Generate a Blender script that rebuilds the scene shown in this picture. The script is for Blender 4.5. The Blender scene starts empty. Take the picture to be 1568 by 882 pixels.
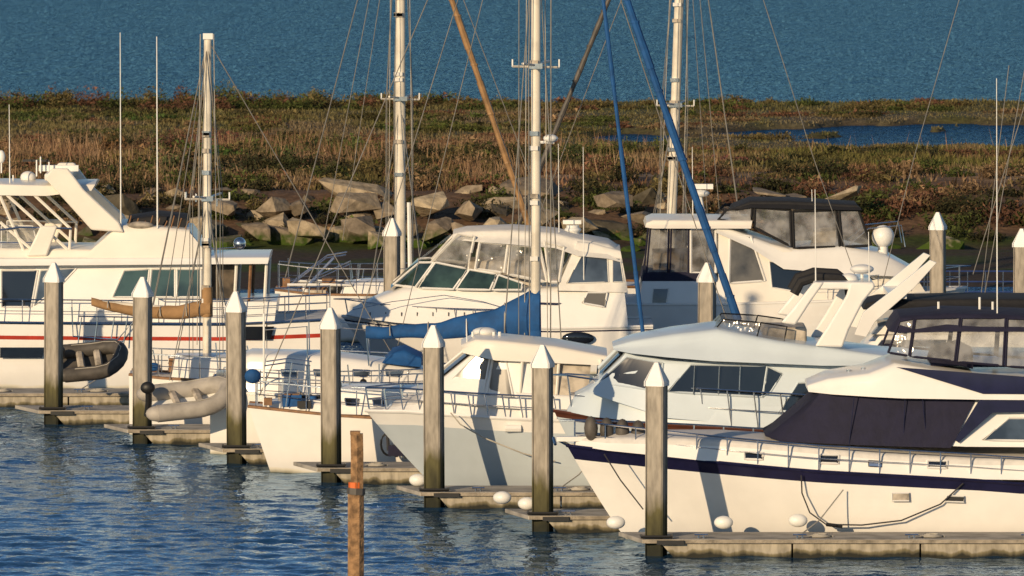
import bpy, bmesh, math, random
import numpy as np
from mathutils import Vector, noise
random.seed(7); RNG=np.random.default_rng(7)
# ------------------------------------------------------------------ survey helpers
# camera: 18.7 m above the water, 300 mm lens, looking along +Y, pitched down
H=18.7; LENS=300.0; F=1568*LENS/36.0; P=math.atan(797/F)
def ang(v): return P+math.atan((v-441)/F)
def zz(v,y): return H-y*math.tan(ang(v))          # height of sight line at range y
def xx(u,v,y): return (u-784)/F*(y*math.cos(P)+(H-zz(v,y))*math.sin(P))
def rng_(v,z=0.0): return (H-z)/math.tan(ang(v))  # range where a level z is met
def pt(u,v,y): return (xx(u,v,y),y,zz(v,y))
# ------------------------------------------------------------------ materials
M={}
def mat(name,col,rough=.5,metal=0,noise_amt=.12,nscale=3.0,bump=0.0,bscale=20,spec=.5,col2=None):
    m=bpy.data.materials.new(name); m.use_nodes=True; nt=m.node_tree; N=nt.nodes; L=nt.links
    b=N['Principled BSDF']; b.inputs['Roughness'].default_value=rough; b.inputs['Metallic'].default_value=metal
    b.inputs['Specular IOR Level'].default_value=spec
    tc=N.new('ShaderNodeNewGeometry'); n=N.new('ShaderNodeTexNoise'); n.inputs['Scale'].default_value=nscale; n.inputs['Detail'].default_value=5
    L.new(tc.outputs['Position'],n.inputs['Vector'])
    mx=N.new('ShaderNodeMix'); mx.data_type='RGBA'
    c2=col2 if col2 else tuple(c*(1-noise_amt*2) for c in col)
    mx.inputs[6].default_value=(*c2,1); mx.inputs[7].default_value=(*col,1)
    mr=N.new('ShaderNodeMapRange'); mr.inputs[1].default_value=.35; mr.inputs[2].default_value=.6
    L.new(n.outputs[0],mr.inputs[0]); L.new(mr.outputs[0],mx.inputs[0]); L.new(mx.outputs[2],b.inputs['Base Color'])
    if bump:
        n2=N.new('ShaderNodeTexNoise'); n2.inputs['Scale'].default_value=bscale; n2.inputs['Detail'].default_value=4
        L.new(tc.outputs['Position'],n2.inputs['Vector'])
        bp=N.new('ShaderNodeBump'); bp.inputs['Strength'].default_value=bump; bp.inputs['Distance'].default_value=.05
        L.new(n2.outputs[0],bp.inputs['Height']); L.new(bp.outputs[0],b.inputs['Normal'])
    M[name]=m; return m
mat('gelcoat',(.80,.79,.76),.22,noise_amt=.03,nscale=1.2)
mat('gelcoat_warm',(.80,.76,.68),.28,noise_amt=.03,nscale=1.2)
mat('gelcoat_shade_tint',(.57,.65,.71),.22,noise_amt=.03,nscale=1.2)  # white gelcoat with the bluish shade put into its colour
mat('deck_nonskid',(.66,.64,.61),.7,noise_amt=.06,nscale=5)
mat('red_stripe',(.45,.04,.02),.35)
mat('navy_stripe',(.012,.012,.045),.25)
mat('brown_rail',(.10,.035,.02),.4)
mat('blue_boot',(.03,.06,.2),.4)
mat('canvas_navy',(.010,.010,.034),.85,bump=.5,bscale=6)
mat('canvas_blue',(.006,.080,.26),.8,bump=.5,bscale=3,noise_amt=.15)
mat('canvas_black',(.012,.012,.014),.8,bump=.5,bscale=6)
mat('canvas_tan',(.34,.20,.09),.85,bump=.4,bscale=4)
mat('canvas_white',(.74,.72,.67),.7,bump=.3,bscale=4,noise_amt=.05)
mat('glass_dark',(.010,.012,.016),.06,spec=.9,noise_amt=.3,nscale=.8)
mat('glass_green',(.045,.085,.075),.06,spec=.9,noise_amt=.4,nscale=1.0)
mat('glass_blue',(.08,.11,.15),.08,spec=.9,noise_amt=.35,nscale=.9)
mat('glass_tan',(.13,.12,.10),.12,spec=.8,noise_amt=.35,nscale=1.4)
mat('chrome',(.78,.78,.79),.2,metal=1)
mat('mast_cream',(.70,.65,.55),.35,noise_amt=.12,nscale=2)
mat('mast_wood',(.33,.19,.08),.45,noise_amt=.2,nscale=3)
mat('wire',(.36,.33,.28),.4,metal=.4)
mat('teak',(.24,.12,.05),.6,noise_amt=.2,nscale=6)
mat('post_wood',(.36,.21,.10),.85,noise_amt=.3,nscale=5,bump=.8,bscale=14)
mat('orange_band',(.62,.13,.02),.6)
mat('rubber_grey',(.40,.37,.33),.6,noise_amt=.12)
mat('rubber_dark',(.09,.08,.07),.6,noise_amt=.2)
mat('black',(.012,.012,.012),.5)
mat('rope',(.45,.42,.36),.8)
mat('rope_dark',(.03,.03,.035),.8)
mat('white_plastic',(.8,.8,.77),.4,noise_amt=.04)
mat('cap_white',(.84,.83,.81),.45,noise_amt=.03,nscale=5)
mat('interior',(.10,.075,.05),.7,noise_amt=.4,nscale=2.5)
mat('seat',(.50,.44,.36),.6,noise_amt=.3,nscale=3)
mat('dock_top',(.42,.39,.34),.85,noise_amt=.2,nscale=1.8,bump=.3,bscale=25)
mat('dock_timber',(.36,.31,.24),.85,noise_amt=.25,nscale=3,bump=.5)
def zmat(name,top,mid,low,z1,z2,z3,rough=.85,nsc=3.0,vstain=True,var=(.5,1.1),bump=.4):
    """weathered material whose growth follows height above the water"""
    m=bpy.data.materials.new(name); m.use_nodes=True; nt=m.node_tree; N=nt.nodes; L=nt.links
    b=N['Principled BSDF']; b.inputs['Roughness'].default_value=rough
    g=N.new('ShaderNodeNewGeometry'); sp=N.new('ShaderNodeSeparateXYZ'); L.new(g.outputs['Position'],sp.inputs[0])
    mp=N.new('ShaderNodeMapping'); mp.inputs['Scale'].default_value=(1,1,.25 if vstain else 1); L.new(g.outputs['Position'],mp.inputs[0])
    n=N.new('ShaderNodeTexNoise'); n.inputs['Scale'].default_value=nsc; n.inputs['Detail'].default_value=6; L.new(mp.outputs[0],n.inputs['Vector'])
    ad=N.new('ShaderNodeMath'); ad.operation='MULTIPLY_ADD'; ad.inputs[1].default_value=.9*(z2-z1+.3); L.new(n.outputs[0],ad.inputs[0])
    L.new(sp.outputs['Z'],ad.inputs[2])
    sb=N.new('ShaderNodeMath'); sb.operation='SUBTRACT'; sb.inputs[1].default_value=.45*(z2-z1+.3); L.new(ad.outputs[0],sb.inputs[0])
    mr=N.new('ShaderNodeMapRange'); mr.inputs[1].default_value=z1; mr.inputs[2].default_value=z3; L.new(sb.outputs[0],mr.inputs[0])
    cr=N.new('ShaderNodeValToRGB'); e=cr.color_ramp.elements
    e[0].position=0; e[0].color=(*low,1); e[1].position=1; e[1].color=(*top,1)
    k=(z2-z1)/(z3-z1); x=e.new(k*.8); x.color=(*mid,1); x=e.new(min(.95,k*1.15)); x.color=(*[c*.85 for c in top],1)
    L.new(mr.outputs[0],cr.inputs[0])
    n2=N.new('ShaderNodeTexNoise'); n2.inputs['Scale'].default_value=nsc*3; n2.inputs['Detail'].default_value=5; L.new(mp.outputs[0],n2.inputs['Vector'])
    mx=N.new('ShaderNodeMix'); mx.data_type='RGBA'; mx.blend_type='MULTIPLY'; mx.inputs[0].default_value=.7
    r2=N.new('ShaderNodeMapRange'); r2.inputs[1].default_value=.3; r2.inputs[2].default_value=.65; r2.inputs[3].default_value=var[0]; r2.inputs[4].default_value=var[1]
    L.new(n2.outputs[0],r2.inputs[0]); L.new(cr.outputs[0],mx.inputs[6]); L.new(r2.outputs[0],mx.inputs[7]); L.new(mx.outputs[2],b.inputs['Base Color'])
    bp=N.new('ShaderNodeBump'); bp.inputs['Strength'].default_value=bump; bp.inputs['Distance'].default_value=.03; L.new(n2.outputs[0],bp.inputs['Height']); L.new(bp.outputs[0],b.inputs['Normal'])
    M[name]=m
zmat('pile_concrete',(.40,.36,.30),(.10,.09,.035),(.012,.014,.006),.15,1.35,4.5,var=(.45,1.1))
zmat('dock_float',(.46,.41,.32),(.20,.17,.10),(.02,.02,.012),.03,.14,.45,nsc=2.5,var=(.35,1.1))
zmat('hull_white',(.80,.78,.74),(.62,.58,.48),(.10,.10,.06),-.05,.10,.6,rough=.2,nsc=.6,vstain=False,var=(.93,1.02),bump=.02)
zmat('hull_blue',(.48,.54,.58),(.46,.48,.46),(.08,.09,.08),-.05,.10,.6,rough=.2,nsc=.6,vstain=False,var=(.93,1.02),bump=.02)  # white hull, blue-grey shade painted into the colour, growth at the waterline
def vinyl(name,tint,clear=.6):
    m=bpy.data.materials.new(name); m.use_nodes=True; nt=m.node_tree; N=nt.nodes; L=nt.links
    b=N['Principled BSDF']; b.inputs['Base Color'].default_value=(*tint,1); b.inputs['Roughness'].default_value=.12
    t=N.new('ShaderNodeBsdfTransparent'); t.inputs[0].default_value=(.9,.9,.88,1); mx=N.new('ShaderNodeMixShader')
    g=N.new('ShaderNodeNewGeometry'); n=N.new('ShaderNodeTexNoise'); n.inputs['Scale'].default_value=2.2; L.new(g.outputs['Position'],n.inputs['Vector'])
    mr=N.new('ShaderNodeMapRange'); mr.inputs[1].default_value=.35; mr.inputs[2].default_value=.65; mr.inputs[3].default_value=clear-.25; mr.inputs[4].default_value=clear+.2
    L.new(n.outputs[0],mr.inputs[0]); L.new(mr.outputs[0],mx.inputs[0]); L.new(b.outputs[0],mx.inputs[1]); L.new(t.outputs[0],mx.inputs[2])
    bp=N.new('ShaderNodeBump'); bp.inputs['Strength'].default_value=.8; bp.inputs['Distance'].default_value=.1; L.new(n.outputs[0],bp.inputs['Height']); L.new(bp.outputs[0],b.inputs['Normal'])
    L.new(mx.outputs[0],N['Material Output'].inputs[0]); M[name]=m
vinyl('vinyl_clear',(.42,.42,.42),.66); vinyl('vinyl_smoke',(.14,.14,.15),.62)
def attr_mat(name,rough=.9,green_low=False,transl=0):
    m=bpy.data.materials.new(name); m.use_nodes=True; nt=m.node_tree; N=nt.nodes; L=nt.links
    b=N['Principled BSDF']; b.inputs['Roughness'].default_value=rough; b.inputs['Specular IOR Level'].default_value=.15
    a=N.new('ShaderNodeAttribute'); a.attribute_name='Col'
    g=N.new('ShaderNodeNewGeometry'); n=N.new('ShaderNodeTexNoise'); n.inputs['Scale'].default_value=3.5; n.inputs['Detail'].default_value=6; L.new(g.outputs['Position'],n.inputs['Vector'])
    mr=N.new('ShaderNodeMapRange'); mr.inputs[1].default_value=.3; mr.inputs[2].default_value=.7; mr.inputs[3].default_value=.6; mr.inputs[4].default_value=1.25; L.new(n.outputs[0],mr.inputs[0])
    mx=N.new('ShaderNodeMix'); mx.data_type='RGBA'; mx.blend_type='MULTIPLY'; mx.inputs[0].default_value=1
    L.new(a.outputs['Color'],mx.inputs[6]); L.new(mr.outputs[0],mx.inputs[7]); out=mx.outputs[2]
    if green_low:
        sp=N.new('ShaderNodeSeparateXYZ'); L.new(g.outputs['Position'],sp.inputs[0])
        ad=N.new('ShaderNodeMath'); ad.operation='ADD'; L.new(sp.outputs['Z'],ad.inputs[0]); L.new(n.outputs[0],ad.inputs[1])
        r=N.new('ShaderNodeMapRange'); r.inputs[1].default_value=1.0; r.inputs[2].default_value=1.45; L.new(ad.outputs[0],r.inputs[0])
        m2=N.new('ShaderNodeMix'); m2.data_type='RGBA'; m2.inputs[6].default_value=(.045,.075,.012,1); L.new(out,m2.inputs[7]); L.new(r.outputs[0],m2.inputs[0]); out=m2.outputs[2]
    L.new(out,b.inputs['Base Color'])
    bp=N.new('ShaderNodeBump'); bp.inputs['Strength'].default_value=.6; bp.inputs['Distance'].default_value=.1; L.new(n.outputs[0],bp.inputs['Height']); L.new(bp.outputs[0],b.inputs['Normal'])
    M[name]=m
attr_mat('rock_stone',green_low=True); attr_mat('marsh_soil'); attr_mat('foliage')
# ------------------------------------------------------------------ mesh builder
class MB:
    def __init__(s): s.v=[];s.f=[];s.m=[]
    def add(s,vs,fs,m):
        o=len(s.v); s.v+= [tuple(q) for q in vs]; s.f+=[tuple(i+o for i in f) for f in fs]; s.m+=[m]*len(fs)
    def box(s,x0,x1,y0,y1,z0,z1,m):
        s.add([(x0,y0,z0),(x1,y0,z0),(x1,y1,z0),(x0,y1,z0),(x0,y0,z1),(x1,y0,z1),(x1,y1,z1),(x0,y1,z1)],
              [(0,3,2,1),(4,5,6,7),(0,1,5,4),(1,2,6,5),(2,3,7,6),(3,0,4,7)],m)
    def tube(s,pts,r,m,n=6,r2=None,squash=1.0):
        P_=[Vector(p) for p in pts]; k=len(P_); vs=[]
        for i,p in enumerate(P_):
            t=(P_[min(i+1,k-1)]-P_[max(i-1,0)])
            if t.length<1e-6: t=Vector((0,0,1))
            t.normalize(); up=Vector((0,0,1)) if abs(t.z)<.9 else Vector((1,0,0))
            a=t.cross(up).normalized(); b=a.cross(t).normalized()
            rr=r if r2 is None else r+(r2-r)*i/(k-1)
            for j in range(n):
                q=2*math.pi*j/n; vs.append(p+a*math.cos(q)*rr*squash+b*math.sin(q)*rr)
        fs=[(i*n+j,i*n+(j+1)%n,(i+1)*n+(j+1)%n,(i+1)*n+j) for i in range(k-1) for j in range(n)]
        fs+=[tuple(range(n))[::-1],tuple((k-1)*n+j for j in range(n))]
        s.add(vs,fs,m)
    def ell(s,c,rx,ry,rz,m,n=14,h=8,zmin=-1):
        vs=[];fs=[]
        for i in range(h+1):
            a=-math.pi/2+math.pi*i/h
            for j in range(n):
                b=2*math.pi*j/n; vs.append((c[0]+rx*math.cos(a)*math.cos(b),c[1]+ry*math.cos(a)*math.sin(b),c[2]+rz*max(zmin,math.sin(a))))
        for i in range(h):
            for j in range(n): fs.append((i*n+j,i*n+(j+1)%n,(i+1)*n+(j+1)%n,(i+1)*n+j))
        s.add(vs,fs,m)
    def poly_ex(s,pts2,y0,y1,m):   # side outline (x,z) extruded across y0..y1
        n=len(pts2); vs=[(x,y0,z) for x,z in pts2]+[(x,y1,z) for x,z in pts2]
        fs=[tuple(range(n)),tuple(range(2*n-1,n-1,-1))]+[(i,i+n,(i+1)%n+n,(i+1)%n) for i in range(n)]
        s.add(vs,fs,m)
    def grid(s,rows,m):
        k=len(rows[0]); vs=[p for r in rows for p in r]
        s.add(vs,[(i*k+j,i*k+j+1,(i+1)*k+j+1,(i+1)*k+j) for i in range(len(rows)-1) for j in range(k-1)],m)
    def make(s,name,parent=None,angle=38,bevel=0,loc=None,smooth=True):
        if not s.v: return None
        loc=Vector(loc) if loc is not None else (parent.location.copy() if parent else Vector((0,0,0)))
        me=bpy.data.meshes.new(name); me.from_pydata([tuple(Vector(v)-loc) for v in s.v],[],s.f)
        names=list(dict.fromkeys(s.m))
        for n_ in names: me.materials.append(M[n_])
        idx={n_:i for i,n_ in enumerate(names)}
        me.polygons.foreach_set('material_index',[idx[q] for q in s.m])
        bm=bmesh.new(); bm.from_mesh(me); bmesh.ops.recalc_face_normals(bm,faces=bm.faces); bm.to_mesh(me); bm.free()
        if smooth:
            me.polygons.foreach_set('use_smooth',[True]*len(me.polygons)); me.set_sharp_from_angle(angle=math.radians(angle))
        me.update(); o=bpy.data.objects.new(name,me); bpy.context.collection.objects.link(o)
        if parent: o.parent=parent
        else: o.location=loc
        if bevel:
            b=o.modifiers.new('bevel','BEVEL'); b.width=bevel; b.segments=2; b.limit_method='ANGLE'
        return o
def empty(name,loc):
    e=bpy.data.objects.new(name,None); e.location=loc; bpy.context.collection.objects.link(e); return e
def lerp(a,b,t): return a+(b-a)*t
# ------------------------------------------------------------------ boat kit
class Boat:
    def __init__(s,name,yc,B,sheer,wl_u,keelv=None,levels=None,n=30,te=(.42,.62),wlf=.82,taper=.06,deckm='deck_nonskid',rakestern=0,rail=None,railh=.65,flare=.7):
        """sheer: outline points (u,v) of the deck edge from stem to stern; wl_u: station of stem at waterline"""
        s.yc=yc; s.B=B
        u0,u1=sheer[0][0],sheer[-1][0]
        sh=[]
        for u,v in sheer:
            t=abs((u-u0)/(u1-u0)); hw=B*min(1,math.sin(math.pi/2*min(1,t/te[0]))**.8)
            y=yc-hw; sh.append((xx(u,v,y),zz(v,y)))
        s.sh=sh; s.x0=sh[0][0]; s.x1=sh[-1][0]; s.sg=1 if s.x1>s.x0 else -1
        s.te=te; s.taper=taper
        s.e=empty(name,((s.x0+s.x1)/2,yc,0))
        xw=xx(wl_u,rng_v(yc),yc)
        mb=MB(); levels=levels or [(0,'hull_white'),(.35,'hull_white'),(.7,'hull_white'),(.9,'hull_white'),(1,'')]
        ts=[(i/n)**1.4 for i in range(n+1)]
        fine=[]
        for (f0,m0),(f1,_) in zip(levels[:-1],levels[1:]):
            k=max(1,int((f1-f0)/.12)); fine+=[(f0+(f1-f0)*q/k,m0) for q in range(k)]
        fine.append((1,''))
        def ring(side):
            R=[]
            for f,_ in fine:
                row=[]
                for t in ts:
                    xb=lerp(xw,s.x0,f**.85); xe=s.x1+s.sg*rakestern*(f-1)
                    x=lerp(xb,xe,t); z_s=s.zs(lerp(s.x0,s.x1,t)); z=-.35+(z_s+.35)*f
                    te_=lerp(te[1],te[0],f); w=B*lerp(wlf,1,f**flare)*math.sin(math.pi/2*min(1,t/te_))**lerp(1.15,.8,f)
                    w*=1-taper*max(0,(t-.6)/.4)**2
                    row.append((x,s.yc+side*w,z))
                R.append(row)
            return R
        for side in(-1,1):
            R=ring(side)
            for i in range(len(fine)-1): mb.grid([R[i],R[i+1]],fine[i][1])
        Ra,Rb=ring(-1),ring(1)
        # transom
        for i in range(len(fine)-1): mb.add([Ra[i][-1],Rb[i][-1],Rb[i+1][-1],Ra[i+1][-1]],[(0,1,2,3)],fine[i][1])
        top=Ra[-1]; topb=Rb[-1]
        mb.grid([[(p[0],p[1],p[2]-.03) for p in top],[(p[0],s.yc,p[2]+.05) for p in top],[(p[0],p[1],p[2]-.03) for p in topb]],deckm)
        mb.make('hull',s.e,angle=50)
        if rail:
            r=MB(); r.tube([(p[0],p[1]+.0,p[2]) for p in top],.045,rail,n=5); r.tube([(p[0],p[1],p[2]) for p in topb],.045,rail,n=5); r.make('toe_rail',s.e)
        s.railh=railh
    def zs(s,x):
        pts=s.sh if s.sg>0 else s.sh[::-1]
        return float(np.interp(x,[p[0] for p in pts],[p[1] for p in pts]))
    def hw(s,x):
        t=max(0,min(1,(x-s.x0)/(s.x1-s.x0))); w=s.B*math.sin(math.pi/2*min(1,t/s.te[0]))**.8
        return w*(1-s.taper*max(0,(t-.6)/.4)**2)
    def rails(s,t0,t1,h,n=10,mids=1,lean=0,name='guard_rail',inset=.1,r=.02,loopbow=False):
        mb=MB()
        for sd in(-1,1):
            base=[];topp=[]
            for i in range(n+1):
                t=lerp(t0,t1,i/n); x=lerp(s.x0,s.x1,t); w=max(.05,s.hw(x)-inset); z=s.zs(x)
                base.append((x,s.yc+sd*w,z))
                topp.append((x-s.sg*lean,s.yc+sd*(w+.03),z+h))
            for a,b in zip(base,topp): mb.tube([a,b],r*.9,'chrome',n=5)
            mb.tube(topp,r,'chrome',n=5)
            for q in range(mids):
                f=(q+1)/(mids+1); mb.tube([tuple(lerp(a[k],b[k],f) for k in range(3)) for a,b in zip(base,topp)],r*.6,'chrome',n=4)
            if sd==-1: L0=topp[0]
            else: mb.tube([L0,((L0[0]-s.sg*.35),s.yc,L0[2]),topp[0]],r,'chrome',n=5)
        mb.make(name,s.e)
    def st(s,ub,vb,ut,vt,wb,wt):
        yb=s.yc-wb; yt=s.yc-wt
        return (xx(ub,vb,yb),xx(ut,vt,yt),zz(vb,yb),zz(vt,yt),wb,wt)
    def cabin(s,name,sts,m,r=.14,camber=.08,roofm=None,bevel=0,ret=False):
        S=[s.st(*q) for q in sts]; mb=MB(); rows=[]
        for xb,xt,zb,zt,wb,wt in S:
            rr=min(r,.45*abs(zt-zb),.45*wt); hgt=max(1e-4,zt-zb)
            def X(z): return lerp(xb,xt,max(0,min(1,(z-zb)/hgt)))
            half=[(wb,zb),(lerp(wb,wt,.5),lerp(zb,zt-rr,.5)),(wt,zt-rr),(wt-.12*rr,zt-.5*rr),(wt-.5*rr,zt-.12*rr),(wt-rr,zt),((wt-rr)*.55,zt+camber*.7),(0,zt+camber)]
            row=[(X(z),s.yc-w,z) for w,z in half]+[(X(z),s.yc+w,z) for w,z in half[-2::-1]]
            rows.append(row)
        k=len(rows[0])
        for i in range(len(rows)-1):
            for j in range(k-1):
                mm=m if (j<2 or j>k-4) else (roofm or m)
                mb.add([rows[i][j],rows[i][j+1],rows[i+1][j+1],rows[i+1][j]],[(0,1,2,3)],mm)
        mb.add(rows[0],[tuple(range(k))],m); mb.add(rows[-1],[tuple(range(k))],m)
        o=mb.make(name,s.e,bevel=bevel)
        bm=bmesh.new(); bm.from_mesh(o.data); bmesh.ops.remove_doubles(bm,verts=bm.verts,dist=.0005); bmesh.ops.recalc_face_normals(bm,faces=bm.faces); bm.to_mesh(o.data); bm.free()
        o.data.set_sharp_from_angle(angle=math.radians(42))
        return S
    def front(s,mb,S,m,t0=.08,t1=.93,wf=.9,i=0,posts=0,pm='gelcoat',camb=.09):
        """raked pane across the boat, laid on the sloping front of a cabin loft (stations i,i+1)"""
        a,b=S[i],S[i+1]; rows=[]
        for q in range(5):
            t=lerp(t0,t1,q/4); w_=lerp(a[5],b[5],t)*wf
            rows.append([(lerp(a[1],b[1],t)-.05*s.sg,s.yc+(k-4)/4*w_,lerp(a[3],b[3],t)+.04+camb*(1-((k-4)/4)**2)) for k in range(9)])
        mb.grid(rows,m)
        for k in range(posts):
            j=round((k+1)*8/(posts+1)); mb.tube([(r[j][0]-.02*s.sg,r[j][1],r[j][2]+.02) for r in rows],.035,pm,n=5)
    def side(s,S,x,z):
        # half width of a cabin side at (x,z)
        xs=[lerp(q[0],q[1],.5) for q in S]; o=np.argsort(xs); xs=[xs[i] for i in o]
        f=lambda k: float(np.interp(x,xs,[S[i][k] for i in o]))
        zb,zt,wb,wt=f(2),f(3),f(4),f(5); return lerp(wb,wt,max(0,min(1,(z-zb)/max(.05,zt-zb-.1))))
    def win(s,mb,S,quad,m='glass_dark',frame='chrome',off=.015,n=8,fr=.018,both=True):
        """quad: four (u,v) corners TL,TR,BR,BL of a pane lying on the cabin side"""
        for sd in ((-1,1) if both else (-1,)):
            def proj(u,v):
                w=S[0][4]
                for _ in range(3):
                    y=s.yc-w; x=xx(u,v,y); z=zz(v,y); w=s.side(S,x,z)
                return (x,s.yc+sd*(w+off),z)
            rows=[]
            for j in range(3):
                row=[]
                for i in range(n+1):
                    a=i/n; b=j/2
                    u=lerp(lerp(quad[0][0],quad[1][0],a),lerp(quad[3][0],quad[2][0],a),b); v=lerp(lerp(quad[0][1],quad[1][1],a),lerp(quad[3][1],quad[2][1],a),b)
                    row.append(proj(u,v))
                rows.append(row)
            mb.grid(rows,m)
            if frame and fr:
                loop=rows[0]+[rows[1][-1]]+rows[2][::-1]+[rows[1][0],rows[0][0]]
                mb.tube(loop,fr,frame,n=4)
    def P(s,u,v,w=0): y=s.yc-w; return (xx(u,v,y),y,zz(v,y))
    def tube(s,mb,pts,w,r,m,both=True,n=6):
        mb.tube([s.P(u,v,w) for u,v in pts],r,m,n=n)
        if both: 
            q=[s.P(u,v,w) for u,v in pts]; mb.tube([(x,2*s.yc-y,z) for x,y,z in q],r,m,n=n)
    def outline(s,mb,pts,w0,w1,m):
        q=[(s.P(u,v,w0)[0],s.P(u,v,w0)[2]) for u,v in pts]; mb.poly_ex(q,s.yc-w0,s.yc-w1,m)
    def clutter(s,x0,x1,w,n,seed=1,zoff=0):
        rd=random.Random(seed); mb=MB()
        for i in range(n):
            x=rd.uniform(min(x0,x1),max(x0,x1)); y=s.yc+rd.uniform(-w,w); z=s.zs(x)+zoff; k=rd.random()
            mm=rd.choice(['white_plastic','white_plastic','chrome','teak','canvas_blue','black','seat','gelcoat'])
            if k<.35: a=rd.uniform(.08,.3);mb.box(x-a,x+a,y-.15,y+.15,z,z+rd.uniform(.1,.45),mm)
            elif k<.6: mb.tube([(x,y,z),(x,y,z+rd.uniform(.1,.3))],rd.uniform(.05,.12),mm,n=10)
            elif k<.8: mb.ell((x,y,z+.15),rd.uniform(.1,.35),.15,rd.uniform(.08,.2),mm)
            else: mb.tube([(x,y,z),(x+rd.uniform(-.3,.3),y,z+rd.uniform(.5,1.2))],.02,'chrome',n=5)
        mb.make('deck_gear',s.e,bevel=0)
def rng_v(y,z=0): # photo row of water at range y
    return 441+F*math.tan(math.atan((H-z)/y)-P)
def antenna(mb,b,u,vt,vb,w=0,r=.018): mb.tube([b.P(u+1,vb,w),b.P(u,vt,w)],r,'white_plastic',n=5,r2=r*.5)
WR=.0135
def mast(b,u,vb,ut,vt,r,m='mast_cream',spr=(),fore=None,aft=None,w=1.5,name='mast',dk=None):
    mb=MB(); a=Vector(b.P(u,vb)); c=Vector(b.P(ut,vt)); mb.tube([a,c],r,m,n=12,r2=r*.85,squash=.8)
    def on(z): return a.lerp(c,(z-a.z)/(c.z-a.z))
    wr=MB(); tz=c.z-.15
    zd=b.zs(a.x)
    for v in spr:
        z=zz(v,b.yc); p=on(z); 
        mb.tube([(p.x-.35,p.y-w*.65,z+.08),tuple(p),(p.x+.35,p.y+w*.65,z+.08)],.035,m,n=6)
        mb.tube([(p.x-.62,p.y-.25,z-.02),(p.x+.62,p.y+.2,z-.06)],.03,m,n=5)
        mb.box(p.x-r*1.3,p.x+r*1.3,p.y-r*1.2,p.y+r*1.2,z-.09,z+.05,'chrome')
        for q in(-.62,.62): mb.tube([(p.x+q,p.y,z-.04),(p.x+q,p.y,z+.16)],.025,'white_plastic',n=5)
    for sd in(-1,1):
        w_=min(w,b.hw(a.x)-.05)
        tp=on(tz); wr.tube([tuple(tp),(tp.x-.2,b.yc+sd*w_*.7,zz(spr[0],b.yc)) if spr else tuple(tp),(a.x-.15,b.yc+sd*w_,zd)],WR,'wire',n=4)
        if spr:
            sp=on(zz(spr[-1],b.yc)-.1)
            for dx in(-1.0,.8): wr.tube([tuple(sp),(a.x+dx,b.yc+sd*w_,zd)],WR,'wire',n=4)
            for dx in(-.45,.4): wr.tube([tuple(tp),(sp.x+dx,b.yc+sd*w_*.65,sp.z+.1),(a.x+dx,b.yc+sd*w_,zd)],WR*.8,'wire',n=4)
    if fore is not None: wr.tube([tuple(on(tz)),(fore,b.yc,b.zs(fore)+.1)],WR,'wire',n=4)
    if aft is not None:
        for sd in(-.6,.6): wr.tube([tuple(on(tz)),(aft,b.yc+sd,b.zs(aft)+.3)],WR,'wire',n=4)
        wr.tube([tuple(on(tz)),((aft*2+a.x)/3,b.yc,b.zs(aft)+1.6)],WR*.9,'wire',n=4)
        wr.tube([tuple(on(tz-1)),((aft+a.x)/2,b.yc,b.zs(aft)+1.6)],WR*.8,'wire',n=4)
    # halyards close to the spar
    wr.tube([(c.x-r*1.6,b.yc-r,c.z),(a.x-r*2.2,b.yc-r,a.z+.6)],.012,'rope',n=4)
    wr.tube([(c.x+r*1.4,b.yc-r,c.z),(a.x+r*2.4,b.yc-r,a.z+.8)],.012,'rope',n=4)
    # cleats, steps, winches
    rd=random.Random(int(u))
    for i in range(9):
        p=on(lerp(a.z,c.z,rd.uniform(.05,.75))); mb.box(p.x-r*1.2,p.x+r*.4,p.y-r*1.1,p.y,p.z,p.z+.12,rd.choice(['chrome','seat','canvas_white']))
    mb.make(name,b.e); wr.make('standing_rigging',b.e)
def furled(b,pts,r,m,name='furled_jib'):
    mb=MB(); P0=[Vector(b.P(u,v)) for u,v in pts]; seg=[]
    for a,c in zip(P0[:-1],P0[1:]):
        for i in range(14): seg.append(a.lerp(c,i/14))
    seg.append(P0[-1]); k=len(seg)
    for i in range(k-1): mb.tube([seg[i],seg[i+1]],r*(1+.12*math.sin(i*1.7)),m,n=8)
    for i in range(0,k,3): mb.tube([seg[i],seg[i]+Vector((0,0,.06))],r*1.2,m,n=8)
    mb.make(name,b.e)
def boom(b,hm,he,m,u0,v0,u1,v1,r=.07,name='sail_cover',wob=1.0,pw=2.4,droop=0):
    """boom with a flaked sail under its cover; (u0,v0) gooseneck, (u1,v1) outboard end"""
    mb=MB(); a=Vector(b.P(u0,v0)); c=Vector(b.P(u1,v1)); mb.tube([a,c],r,'mast_cream',n=8)
    rows=[];n=30
    for i in range(n+1):
        t=i/n; p=a.lerp(c,t); h=he+(hm-he)*(1-t)**pw+wob*(.03*math.sin(t*17)*(1-t)+.012*math.sin(t*41)); wd=.13+.12*(1-t)
        sag=wob*.02*math.sin(t*19)-droop*math.sin(math.pi*t)
        rows.append([(p.x,p.y-wd*math.sin(q)*(.6+.4*abs(math.cos(q*.5))),p.z-.11+sag+(h+.11)*(1-math.cos(q))/2) for q in [2*math.pi*j/12 for j in range(13)]])
    mb.grid(rows,m)
    mb.add(rows[0],[tuple(range(13))],m); mb.add(rows[-1],[tuple(range(13))],m)
    for t in (.2,.42,.64,.86):
        p=a.lerp(c,t); h=he+(hm-he)*(1-t)**pw; mb.tube([(p.x,p.y-.26,p.z-.02-droop*math.sin(math.pi*t)),(p.x,p.y-.2,p.z+h*.6-droop*math.sin(math.pi*t)),(p.x,p.y,p.z+h+.02-droop*math.sin(math.pi*t))],.018,'rope',n=4)
    mb.make(name,b.e,angle=70)
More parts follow.
